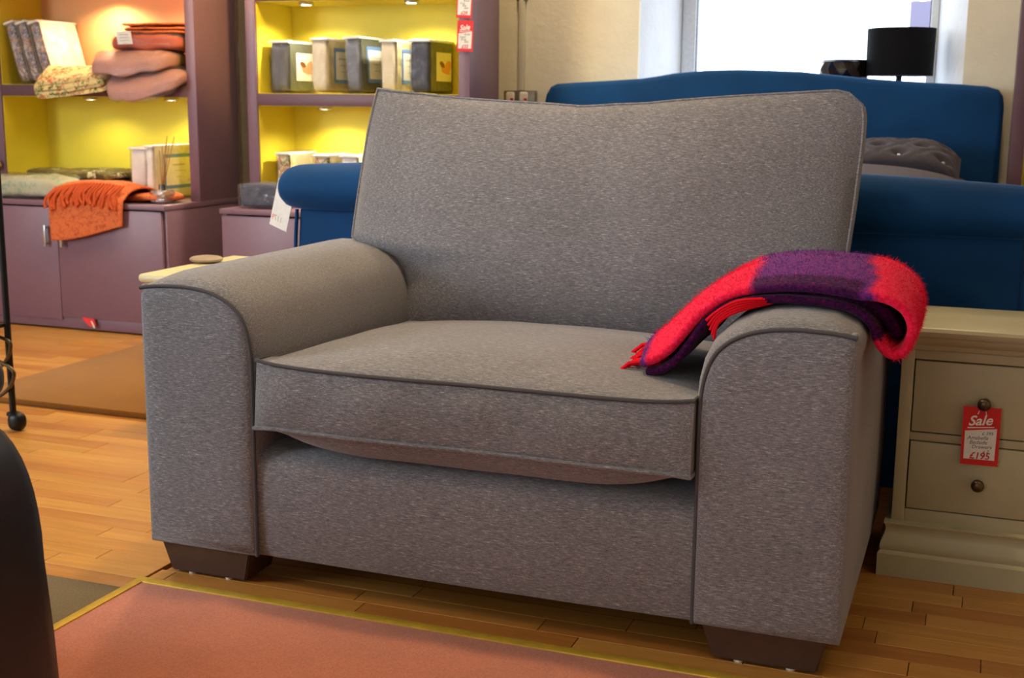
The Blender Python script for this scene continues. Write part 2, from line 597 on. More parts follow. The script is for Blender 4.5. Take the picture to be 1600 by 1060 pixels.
def lettering(name, text, size, frame, mat, parent, shear=0.0, align='CENTER', bold=0.0):
    """flat print: text laid in the plane of frame (4x4 matrix: x right, y up, z out of the sheet)"""
    cu = bpy.data.curves.new(name, 'FONT')
    cu.body = text
    cu.size = size
    cu.align_x = align
    cu.align_y = 'CENTER'
    cu.shear = shear
    cu.offset = bold
    cu.resolution_u = 3
    to = bpy.data.objects.new(name, cu)
    COL.objects.link(to)
    dg = bpy.context.evaluated_depsgraph_get()
    me = bpy.data.meshes.new_from_object(to.evaluated_get(dg))
    bpy.data.objects.remove(to)
    bpy.data.curves.remove(cu)
    me.name = name
    off = org(parent)
    for v in me.vertices:
        v.co = frame @ v.co - off
    me.materials.clear()
    return finish(name, me, mat, parent, False)

def frame_at(o, right, up):
    r = Vector(right).normalized()
    u = (Vector(up) - r * Vector(up).dot(r)).normalized()
    n = r.cross(u)
    o = Vector(o)
    return Matrix(((r.x, u.x, n.x, o.x), (r.y, u.y, n.y, o.y), (r.z, u.z, n.z, o.z), (0, 0, 0, 1)))

def sheet(name, frame, w_, h_, mat, parent=None, t=0.0006, origin=None, lift=0.0):
    vs = []
    for z in (lift, lift + t):
        for x, y in ((-w_ / 2, -h_ / 2), (w_ / 2, -h_ / 2), (w_ / 2, h_ / 2), (-w_ / 2, h_ / 2)):
            vs.append(frame @ Vector((x, y, z)))
    fs = [(0, 3, 2, 1), (4, 5, 6, 7), (0, 1, 5, 4), (1, 2, 6, 5), (2, 3, 7, 6), (3, 0, 4, 7)]
    return mk(name, vs, fs, mat, parent, False, origin)

def blob(name, frame, cx, cy, rx, ry, mat, parent, lift, rot=0.0, n=18):
    vs = [frame @ Vector((cx + rx * math.cos(a) * math.cos(rot) - ry * math.sin(a) * math.sin(rot),
                          cy + rx * math.cos(a) * math.sin(rot) + ry * math.sin(a) * math.cos(rot), lift))
          for a in (2 * PI * i / n for i in range(n))]
    return mk(name, vs, [tuple(range(n))], mat, parent, False)

def structure(o):
    o['kind'] = 'structure'
    return o

# ================================================================== THE SETTING
FX0, FX1, FY0, FY1, CEIL = -5.6, 2.4, -3.2, 5.5, 2.75
floor = structure(box('floor', FX0, FX1, FY0, FY1 + 0.4, -0.12, -0.0125, 'seam', bev=0))

def rect(vs, fs, a, b, c, d):
    i = len(vs)
    vs += [a, b, c, d]
    fs.append((i, i + 1, i + 2, i + 3))

def wall_back():
    Yf, Yb = 5.5, 5.85
    a0, a1, h0, h1 = -1.469, -0.117, 0.94, 2.20
    b0, b1, g0, g1 = -1.365, -0.239, 0.98, 2.10
    vs, fs = [], []
    rect(vs, fs, (FX0, Yf, -0.1), (a0, Yf, -0.1), (a0, Yf, CEIL), (FX0, Yf, CEIL))
    rect(vs, fs, (a1, Yf, -0.1), (FX1, Yf, -0.1), (FX1, Yf, CEIL), (a1, Yf, CEIL))
    rect(vs, fs, (a0, Yf, -0.1), (a1, Yf, -0.1), (a1, Yf, h0), (a0, Yf, h0))
    rect(vs, fs, (a0, Yf, h1), (a1, Yf, h1), (a1, Yf, CEIL), (a0, Yf, CEIL))
    o = structure(mk('wall_back', vs, fs, 'plaster', smooth=False))
    md = o.modifiers.new('thickness', 'SOLIDIFY')
    md.thickness = 0.04
    md.offset = 0.0
    vs, fs = [], []
    rect(vs, fs, (a0, Yf, h0), (b0, Yb, g0), (b0, Yb, g1), (a0, Yf, h1))
    rect(vs, fs, (a1, Yf, h0), (b1, Yb, g0), (b1, Yb, g1), (a1, Yf, h1))
    rect(vs, fs, (a0, Yf, h1), (a1, Yf, h1), (b1, Yb, g1), (b0, Yb, g1))
    structure(mk('trim_1', vs, fs, 'reveal', smooth=False))
    # deep sill board
    bm = bmesh.new()
    lo = [bm.verts.new(p) for p in ((a0, Yf - 0.02, h0), (a1, Yf - 0.02, h0), (b1, Yb, h0), (b0, Yb, h0))]
    hi = [bm.verts.new((v.co.x, v.co.y, 0.98)) for v in lo]
    bm.faces.new(lo[::-1]); bm.faces.new(hi)
    for i in range(4):
        bm.faces.new((lo[i], lo[(i + 1) % 4], hi[(i + 1) % 4], hi[i]))
    structure(bm_done('trim_2', bm, 'upvc', smooth=False))
    # window: frame members, sash, pane
    win = bpy.data.objects.new('window_1', None)
    COL.objects.link(win)
    win['kind'] = 'structure'
    win.location = (-0.8, Yb, g0)
    ORG['window_1'] = Vector(win.location)
    box('window_frame', b0, b0 + 0.066, Yb, Yb + 0.07, g0, g1, 'upvc', win, 0.006)
    box('window_frame', b1 - 0.034, b1, Yb, Yb + 0.07, g0, g1, 'upvc', win, 0.006)
    box('window_frame', b0 + 0.066, b1 - 0.034, Yb, Yb + 0.07, g0, g0 + 0.06, 'upvc', win, 0.006)
    box('window_frame', b0 + 0.066, b1 - 0.034, Yb, Yb + 0.07, g1 - 0.06, g1, 'upvc', win, 0.006)
    box('window_gasket', b0 + 0.066, b0 + 0.070, Yb + 0.01, Yb + 0.05, g0 + 0.06, g1 - 0.06, 'black', win, 0)
    box('window_gasket', b1 - 0.038, b1 - 0.034, Yb + 0.01, Yb + 0.05, g0 + 0.06, g1 - 0.06, 'black', win, 0)
    box('pane', b0 + 0.066, b1 - 0.034, Yb + 0.03, Yb + 0.036, g0 + 0.06, g1 - 0.06, 'glass', win, 0)
    # opaque surround outside so daylight only enters by the glass
    vs, fs = [], []
    for (x0, x1, z0, z1) in ((FX0, b0, -0.1, CEIL), (b1, FX1, -0.1, CEIL), (b0, b1, -0.1, g0), (b0, b1, g1, CEIL)):
        rect(vs, fs, (x0, Yb + 0.06, z0), (x1, Yb + 0.06, z0), (x1, Yb + 0.06, z1), (x0, Yb + 0.06, z1))
    structure(mk('wall_outer', vs, fs, 'plaster', smooth=False))
    l = bpy.data.lights.new('window_portal', 'AREA')
    l.shape = 'RECTANGLE'
    l.size, l.size_y = b1 - b0, g1 - g0
    l.cycles.is_portal = True
    po = bpy.data.objects.new('window_portal', l)
    COL.objects.link(po)
    po.location = ((b0 + b1) / 2, Yb + 0.075, (g0 + g1) / 2)
    po.rotation_euler = (-PI / 2, 0, 0)
wall_back()
structure(box('wall_left', FX0 - 0.1, FX0, FY0, 5.95, -0.1, CEIL, 'plaster', bev=0))
structure(box('wall_right', FX1, FX1 + 0.1, FY0, 5.95, -0.1, CEIL, 'plaster', bev=0))
structure(box('wall_front', FX0, FX1, FY0 - 0.1, FY0, -0.1, CEIL, 'plaster', bev=0))
structure(box('ceiling', FX0, FX1, FY0, 5.95, CEIL, CEIL + 0.1, 'ceiling', bev=0))

# warm recessed ceiling downlights
def downlight(x, y, power, where, size=1.55, col=(1.0, 0.76, 0.46)):
    r = root('ceiling_downlight', (x, y, CEIL), 'recessed warm ceiling downlight ' + where, 'downlight', 'ceiling downlights')
    lathe('trim_ring', (x, y, CEIL - 0.012), [(0.045, 0.008), (0.062, 0.0), (0.066, 0.004), (0.062, 0.012)], 'steel', r, 24)
    lathe('lens', (x, y, CEIL - 0.006), [(0.0, 0.0), (0.044, 0.002)], 'pucks', r, 20)
    l = bpy.data.lights.new('downlight_lamp', 'SPOT')
    l.energy = power
    l.color = col
    l.spot_size = size
    l.spot_blend = 0.7
    l.shadow_soft_size = 0.10
    o = bpy.data.objects.new('downlight_lamp', l)
    COL.objects.link(o)
    o.parent = r
    o.location = (0, 0, -0.03)
    return r
downlight(-1.25, 2.60, 112, 'above the seat of the grey sofa')
downlight(-2.7, 2.5, 28, 'above the aisle left of the sofa')
downlight(-2.45, 4.15, 165, 'in front of the mauve shelving', 2.3)
downlight(-3.7, 3.8, 85, 'above the orange throw cupboard')
downlight(-1.70, 4.95, 68, 'above the blue bed', 2.2)
downlight(0.0, 4.80, 45, 'above the right side of the bed', 2.2)
downlight(-2.3, 0.7, 55, 'above the black leather armchair')
downlight(-0.7, 0.9, 40, 'above the salmon carpet')
downlight(0.8, 2.4, 13, 'beside the painted bedside chest')

# added spot, out of view, to warm the left shelving unit's side panel
def aimed_spot(loc, target, power, col, size, lab):
    r = root('added_spotlight', (loc[0], loc[1], CEIL), lab, 'spotlight')
    d = (Vector(target) - Vector(loc)).normalized()
    lathe('ceiling_rose', (loc[0], loc[1], CEIL - 0.02), [(0.0, 0.0), (0.04, 0.0), (0.04, 0.02)], 'steel', r, 20)
    tube('stem', [(loc[0], loc[1], CEIL - 0.02), loc], 0.008, 'steel', r, 10)
    tube('can', [Vector(loc) - d * 0.05, Vector(loc) + d * 0.03], 0.035, 'steel', r, 20)
    l = bpy.data.lights.new('added_spot_lamp', 'SPOT')
    l.energy, l.color, l.spot_size, l.spot_blend, l.shadow_soft_size = power, col, size, 1.0, 0.03
    o = bpy.data.objects.new('added_spot_lamp', l)
    COL.objects.link(o)
    o.parent = r
    o.location = Vector(loc) + d * 0.05 - Vector(r.location)
    o.rotation_euler = d.to_track_quat('-Z', 'Y').to_euler()
aimed_spot((-2.2, 4.0, 2.62), (-3.385, 5.08, 1.45), 260, (1.0, 0.66, 0.18), 0.42, 'added steel spotlight out of view, warming the shelving side panel')

# ---- floor covering: oak strips, inset carpet with brass edging, mats
CX_, CY_ = -1.704, 2.205           # back-left corner of the inset carpet
def planks():
    rng = random.Random(3)
    W = 0.0645
    meshes = {}
    def pm(L):
        k = round(L, 2)
        if k not in meshes:
            bm = bmesh.new()
            bmesh.ops.create_cube(bm, size=1.0)
            for v in bm.verts:
                v.co = Vector((v.co.x * (k - 0.0016), v.co.y * (W - 0.0010), v.co.z * 0.012 - 0.006))
            top = [e for e in bm.edges if all(v.co.z > -0.001 for v in e.verts)]
            bmesh.ops.bevel(bm, geom=top, offset=0.0008, segments=1, affect='EDGES')
            me = bpy.data.meshes.new('plank')
            bm.to_mesh(me)
            bm.free()
            me.materials.append(M['plank'])
            meshes[k] = me
        return meshes[k]
    rest_v, rest_f = [], []
    count = 0
    y = CY_ + 0.004
    def seen(x, yy):
        if x < CX_ + 0.02:
            # floor to the left of the sofa, inside the picture's left edge
            return yy < 4.66 and x > -0.42 - yy * 0.86 and not (x > -1.75 + (2.25 - yy) * 0.62 and yy > 2.6) and not (-3.3 < x < -2.4 and 3.48 < yy < 4.3)
        if yy < 2.42:
            return x < 0.35
        return x > -0.32 and yy < 2.93 and x < 0.30
    def emit(xa, xb, yy):
        nonlocal count
        xc = (xa + xb) / 2
        if (seen(xc, yy) or seen(xa + 0.03, yy) or seen(xb - 0.03, yy)) and count < 300:
            o = bpy.data.objects.new('plank', pm(xb - xa))
            COL.objects.link(o)
            o.location = (xc, yy, 0)
            o.parent = floor
            count += 1
        else:
            i = len(rest_v)
            rest_v.extend([(xa + .0008, yy - W / 2 + .0005, 0), (xb - .0008, yy - W / 2 + .0005, 0), (xb - .0008, yy + W / 2 - .0005, 0), (xa + .0008, yy + W / 2 - .0005, 0)])
            rest_f.append((i, i + 1, i + 2, i + 3))
    while y < 5.45:
        yc = y + W / 2
        for (a, b) in ((FX0, CX_ - 0.003), (CX_ + 0.003, FX1)):
            x = b
            x_end = a
            first = True
            while x > x_end + 0.02:
                L = rng.choice((0.42, 0.48, 0.55, 0.62)) if not first else rng.choice((0.18, 0.28, 0.4, 0.5))
                first = False
                xa = max(x_end, x - L)
                emit(round(xa, 3), round(x, 3), yc)
                x = xa
        y += W
    # strips left of the carpet, in front of the olive mat zone lie under the mat
    y = CY_ - 0.06 - 40 * W
    o = mk('plank_field', rest_v, rest_f, 'plank', floor, False)
    o['kind'] = 'stuff'
planks()
structure(box('floor_carpet', CX_ + 0.012, FX1, FY0, CY_ - 0.017, -0.03, 0.002, 'carpet', bev=0.002))
structure(box('trim_3', CX_ - 0.010, FX1, CY_ - 0.018, CY_ + 0.008, -0.02, 0.0045, 'brass', bev=0.002))
structure(box('trim_4', CX_ - 0.010, CX_ + 0.012, FY0, CY_ - 0.014, -0.02, 0.0045, 'brass', bev=0.002))
structure(box('floor_matwell', FX0, CX_ - 0.012, FY0, 2.150, -0.03, 0.0, 'olive', bev=0.001))
structure(box('trim_5', FX0, CX_ - 0.012, 2.151, CY_ + 0.003, -0.03, 0.0, 'plank', bev=0.001))
mat = root('coir_doormat', (-2.96, 3.9, 0), 'thick brown coir doormat lying on the oak floor', 'doormat')
box('pile', -3.35, -2.575, 3.40, 4.70 - 0.16, 0.004, 0.022, 'coir', mat, 0.004)
box('backing', -3.352, -2.573, 3.398, 4.542, 0.0005, 0.006, 'coiredge', mat, 0.001)

# ================================================================== THE SOFA
sofa = root('snuggler_sofa', (-0.948, 2.72, 0), 'wide grey tweed armchair sofa with rolled arms and dark wooden feet', 'sofa')
SX0, SX1 = -1.706, -0.190
# front rail and seat base
def rail():
    prof = [(2.262, 0.078), (2.256, 0.09), (2.253, 0.20), (2.254, 0.268), (2.259, 0.292), (2.272, 0.308), (2.295, 0.317), (2.34, 0.320), (3.08, 0.315), (3.08, 0.078)]
    xs = [-1.445, -1.2, -0.948, -0.7, -0.455]
    vs, fs = [], []
    for i, x in enumerate(xs):
        b = -0.006 * (1 - ((x + 0.948) / 0.5) ** 2)
        for (yy, z) in prof:
            vs.append((x, yy + (b if yy < 2.3 else 0), z))
    n = len(prof)
    for i in range(len(xs) - 1):
        for j in range(n):
            fs.append((i * n + j, i * n + (j + 1) % n, (i + 1) * n + (j + 1) % n, (i + 1) * n + j))
    mk('front_rail', vs, fs, 'tweed', sofa, True, angle=50)
rail()

ARM = [(0.0, 0.078), (0.0, 0.25), (0.0, 0.45), (0.0, 0.60), (0.001, 0.642), (0.010, 0.6575), (0.05, 0.662), (0.108, 0.6635), (0.156, 0.659), (0.192, 0.650),
       (0.224, 0.634), (0.248, 0.612), (0.262, 0.586), (0.271, 0.552), (0.2755, 0.506), (0.276, 0.40), (0.276, 0.25), (0.276, 0.078)]
def arm(side):
    """side -1: left arm (outer face at SX0), +1: right arm (outer face at SX1)"""
    X = (lambda u: SX0 + u) if side < 0 else (lambda u: SX1 - u)
    sec = [(2.250, 0.0), (2.256, 0.35), (2.268, 0.62), (2.29, 0.82), (2.34, 0.98), (2.42, 1.0), (2.55, 1.0), (2.7, 1.0), (2.85, 1.0), (3.0, 1.0), (3.08, 0.95), (3.12, 0.7), (3.135, 0.3)]
    n = len(ARM)
    vs, fs = [], []
    for (yy, p) in sec:
        for i, (u, z) in enumerate(ARM):
            a, b = ARM[max(i - 1, 0)], ARM[min(i + 1, n - 1)]
            t = Vector((b[0] - a[0], b[1] - a[1])).normalized()
            nrm = Vector((-t.y, t.x))
            wt = 0.0
            if z > 0.6:
                wt = 0.024 if u > 0.03 else 0.010
            elif u > 0.2:
                wt = 0.006 + 0.016 * max(0, min(1, (z - 0.35) / 0.25))
            else:
                wt = 0.006 * math.sin(PI * min(1, max(0, (z - 0.078) / 0.55)))
            if z < 0.1:
                wt = 0.0
            wob = 0.002 * noise.noise(Vector((u * 9, yy * 6, z * 6 + side)))
            vs.append((X(u + nrm.x * wt * p), yy, z + nrm.y * wt * p + (wob if p > 0.5 and z > 0.3 else 0)))
    for k in range(len(sec) - 1):
        for i in range(n - 1):
            fs.append((k * n + i, k * n + i + 1, (k + 1) * n + i + 1, (k + 1) * n + i))
        fs.append((k * n + n - 1, k * n, (k + 1) * n, (k + 1) * n + n - 1))
    fs.append(tuple((len(sec) - 1) * n + i for i in range(n)))
    body = mk('arm', vs, fs, 'tweed', sofa, True, angle=55)
    # padded front facing, gently domed
    rings = [(1.0, 0.0), (0.97, 0.006), (0.90, 0.010), (0.75, 0.0125), (0.5, 0.0135), (0.25, 0.014)]
    vs, fs = [], []
    c = (0.135, 0.36)
    for (s, d) in rings:
        for (u, z) in ARM:
            # corners at the foot are softly rounded
            uu, zz = c[0] + (u - c[0]) * s, c[1] + (z - c[1]) * s
            vs.append((X(uu), 2.2495 - d, zz))
    vs.append((X(c[0]), 2.2495 - 0.0142, c[1]))
    for k in range(len(rings) - 1):
        for i in range(n):
            j = (i + 1) % n
            fs.append((k * n + i, k * n + j, (k + 1) * n + j, (k + 1) * n + i))
    last = (len(rings) - 1) * n
    for i in range(n):
        fs.append((last + i, last + (i + 1) % n, len(vs) - 1))
    mk('arm_facing', vs, fs, 'tweed', body, True, angle=60)
    pts = [Vector((X(u), 2.2475, z)) for (u, z) in ARM[3:]]
    pts = [Vector((X(0.0), 2.2475, 0.655))] + [p for p in pts if True][2:]
    tube('piping', cr(pts, 60), 0.0042, 'piping', body, 8)
    # pinched corner where the piping ends at the outer top
    soft('corner_tuck', (X(0.006), 2.260, 0.657), (0.014, 0.024, 0.014), 'tweed', body, 2.5, 4, flat_bottom=False)
arm(-1)
arm(1)

# feet
def foot(x0, x1, b0, b1, y0, y1):
    vs = [(x0, y0, 0.082), (x1, y0, 0.082), (x1, y1, 0.082), (x0, y1, 0.082), (b0, y0 + 0.010, 0.005), (b1, y0 + 0.010, 0.005), (b1, y1 - 0.02, 0.005), (b0, y1 - 0.02, 0.005)]
    bm = bmesh.new()
    v = [bm.verts.new(p) for p in vs]
    for f in ((0, 1, 2, 3), (7, 6, 5, 4), (0, 4, 5, 1), (1, 5, 6, 2), (2, 6, 7, 3), (3, 7, 4, 0)):
        bm.faces.new([v[i] for i in f])
    bmesh.ops.bevel(bm, geom=bm.edges[:], offset=0.003, segments=2, affect='EDGES')
    f = bm_done('foot', bm, 'darkwood', sofa)
    for t in (0.25, 0.75):
        lathe('glide', (b0 + (b1 - b0) * t, y0 + 0.022, 0.0), [(0.0, 0.0), (0.009, 0.0), (0.010, 0.003), (0.009, 0.0055)], 'glide', f, 12)
foot(-1.692, -1.458, -1.672, -1.478, 2.262, 2.40)
foot(-0.452, -0.214, -0.430, -0.230, 2.262, 2.40)
foot(-1.692, -1.458, -1.672, -1.478, 3.02, 3.13)
foot(-0.452, -0.214, -0.430, -0.230, 3.02, 3.13)

# upholstered back frame behind the back cushion
def back_frame():
    prof = [(3.09, 0.078), (3.095, 0.40), (3.12, 0.62), (3.135, 0.675), (3.16, 0.69), (3.185, 0.68), (3.19, 0.64), (3.18, 0.078)]
    xs = [(-1.56, 0.012), (-1.552, 0.0), (-0.344, 0.0), (-0.336, 0.012)]
    vs, fs = [], []
    for x, ins in xs:
        for (yy, z) in prof:
            vs.append((x, yy + (ins if yy < 3.15 else -ins), z - (ins if z > 0.7 else 0)))
    n = len(prof)
    for i in range(len(xs) - 1):
        for j in range(n):
            fs.append((i * n + j, i * n + (j + 1) % n, (i + 1) * n + (j + 1) % n, (i + 1) * n + j))
    fs.append(tuple(range(n)))
    fs.append(tuple(3 * n + j for j in range(n)))
    mk('back_frame', vs, fs, 'tweed', sofa, True, angle=50)
back_frame()

# seat cushion: boxed, crowned, with piped seams top and bottom
def seat_cushion():
    x0, x1, y0, y1 = -1.412, -0.474, 2.226, 2.99
    nx, ny = 40, 30
    def front(u):        # how far the front face swells toward the viewer
        return y0 - 0.012 * (1 - u ** 4) + 0.004 * math.sin(5 * u + 1)
    def edge_z(v, top):  # v 0 front .. 1 back
        return (0.514 - 0.028 * v) if top else (0.382 - 0.010 * v)
    def surf(top):
        vs = []
        for j in range(ny + 1):
            v = j / ny
            for i in range(nx + 1):
                u = -1 + 2 * i / nx
                fr = front(u) + (0.010 if top else -0.006)
                yy = fr + (y1 - fr) * v
                x = (x0 + x1) / 2 + u * (x1 - x0) / 2
                cu = (1 - abs(u) ** 2.6) ** 0.8
                cv = max(0.0, 1 - abs(2 * v - 1) ** 2.4) ** 0.75
                ear = 0.006 * (abs(u) ** 12) * (1 if v < 0.08 else 0)
                sag = -0.010 * (1 - u * u) * (1 - min(1, v * 6)) if top else 0.0
                crown = 0.052 if top else -0.056
                if not top:
                    cv = min(1.0, v / 0.07) ** 0.75 * (1 if v < 0.8 else (1 - v) / 0.2)
                    cu = (1 - abs(u) ** 5)
                z = edge_z(v, top) + crown * cu * cv + (ear if top else -ear) + sag * 0.3
                z += 0.0025 * noise.noise(Vector((x * 7, yy * 7, 3.0 if top else 9.0))) * cv
                vs.append(Vector((x, yy, max(z, 0.326) if not top else z)))
        return vs
    top, bot = surf(True), surf(False)
    def idx(i, j):
        return j * (nx + 1) + i
    vs = list(top) + list(bot)
    nb = len(top)
    fs = []
    for j in range(ny):
        for i in range(nx):
            fs.append((idx(i, j), idx(i + 1, j), idx(i + 1, j + 1), idx(i, j + 1)))
            fs.append((nb + idx(i, j + 1), nb + idx(i + 1, j + 1), nb + idx(i + 1, j), nb + idx(i, j)))
    loop = [(i, 0) for i in range(nx + 1)] + [(nx, j) for j in range(1, ny + 1)] + [(i, ny) for i in range(nx - 1, -1, -1)] + [(0, j) for j in range(ny - 1, 0, -1)]
    L = len(loop)
    cols = 7
    grid = []
    cxm, cym = (x0 + x1) / 2, (y0 + y1) / 2
    for (i, j) in loop:
        a, b = top[idx(i, j)], bot[idx(i, j)]
        onx = (j == 0) - (j == ny)
        row = [idx(i, j)]
        for k in range(1, cols):
            t = k / cols
            p = a.lerp(b, t)
            puff = math.sin(PI * t)
            w_ = 0.012 + 0.011 * noise.noise(Vector((p.x * 13, 1.5, t * 0.6)))
            if j == 0 and 0 < i < nx:
                p.y -= w_ * puff
            row.append(len(vs))
            vs.append(p)
        row.append(nb + idx(i, j))
        grid.append(row)
    for q in range(L):
        r0, r1 = grid[q], grid[(q + 1) % L]
        for k in range(cols):
            fs.append((r0[k], r0[k + 1], r1[k + 1], r1[k]))
    c = mk('seat_cushion', vs, fs, 'tweed', sofa, True, angle=50)
    for surf_ in (top, bot):
        tube('piping', [surf_[idx(i, j)] + Vector((0, -0.002 if j == 0 else 0, 0)) for (i, j) in loop], 0.0042 if surf_ is top else 0.0046, 'piping' if surf_ is top else 'tweed', c, 7, True)
seat_cushion()

# back cushion: big scatter-back with a piped edge and boxed side
LEFT = [(0.47, -1.425), (0.60, -1.432), (0.655, -1.47), (0.675, -1.56), (0.690, -1.598), (0.82, -1.588), (0.97, -1.574), (1.06, -1.560), (1.10, -1.552)]
RIGHT = [(0.47, -0.470), (0.60, -0.462), (0.655, -0.42), (0.675, -0.33), (0.690, -0.296), (0.82, -0.286), (0.97, -0.278), (1.03, -0.278), (1.10, -0.292)]
TOP = [(-1.60, 1.092), (-1.551, 1.092), (-1.50, 1.085), (-1.429, 1.079), (-1.33, 1.070), (-1.23, 1.064), (-1.056, 1.056), (-0.97, 1.050), (-0.889, 1.056), (-0.80, 1.060), (-0.727, 1.068), (-0.572, 1.080), (-0.422, 1.089), (-0.345, 1.094), (-0.305, 1.085), (-0.280, 1.055)]
def back_cushion():
    nx, nz = 44, 36
    z0 = 0.475
    def pt(i, k):
        u, t = i / nx, k / nz
        # blend toward the curved top edge
        zt = 0.0
        z = z0 + (1.075 - z0) * t
        for _ in range(3):
            xl, xr = interp(LEFT, z), interp(RIGHT, z)
            x = xl + (xr - xl) * u
            zt = interp(TOP, x)
            z = z0 + (zt - z0) * t
        return x, z
    def seam_y(z):
        return 2.985 + 0.115 * (z - 0.475) / 0.6
    front, back = [], []
    for k in range(nz + 1):
        for i in range(nx + 1):
            x, z = pt(i, k)
            U, T = 2 * i / nx - 1, 2 * k / nz - 1
            pu = (1 - abs(U) ** 3.0)
            pt_ = (1 - abs(T) ** 2.6)
            bul = 0.078 * (max(0, pu) ** 0.7) * (max(0, pt_) ** 0.62)
            if T > 0.6:   # soft creases gathered under the top edge
                bul -= 0.013 * (T - 0.6) / 0.4 * max(0, math.sin(x * 34 + 2 * math.sin(x * 9))) ** 2 * (1 - abs(U)) ** 1.5
            bul += 0.006 * noise.noise(Vector((x * 4.2, z * 4.2, 1.7))) * max(0, pu) * max(0, pt_)
            bul -= 0.010 * math.exp(-((x + 0.93) / 0.10) ** 2) * max(0, pt_)
            front.append(Vector((x, seam_y(z) - bul, z)))
            back.append(Vector((x, seam_y(z) + 0.085 + 0.02 * max(0, pu) * max(0, pt_), z - (0.004 if k == nz else 0))))
    def idx(i, k):
        return k * (nx + 1) + i
    vs = list(front) + list(back)
    nb = len(front)
    fs = []
    for k in range(nz):
        for i in range(nx):
            fs.append((idx(i, k), idx(i + 1, k), idx(i + 1, k + 1), idx(i, k + 1)))
            fs.append((nb + idx(i, k + 1), nb + idx(i + 1, k + 1), nb + idx(i + 1, k), nb + idx(i, k)))
    loop = [(i, 0) for i in range(nx + 1)] + [(nx, k) for k in range(1, nz + 1)] + [(i, nz) for i in range(nx - 1, -1, -1)] + [(0, k) for k in range(nz - 1, 0, -1)]
    L = len(loop)
    for q in range(L):
        a, b = loop[q], loop[(q + 1) % L]
        fs.append((idx(*a), nb + idx(*a), nb + idx(*b), idx(*b)))
    c = mk('back_cushion', vs, fs, 'tweed', sofa, True, angle=60)
    tube('piping', [front[idx(*a)] for a in loop], 0.004, 'tweed', c, 7, True)
back_cushion()

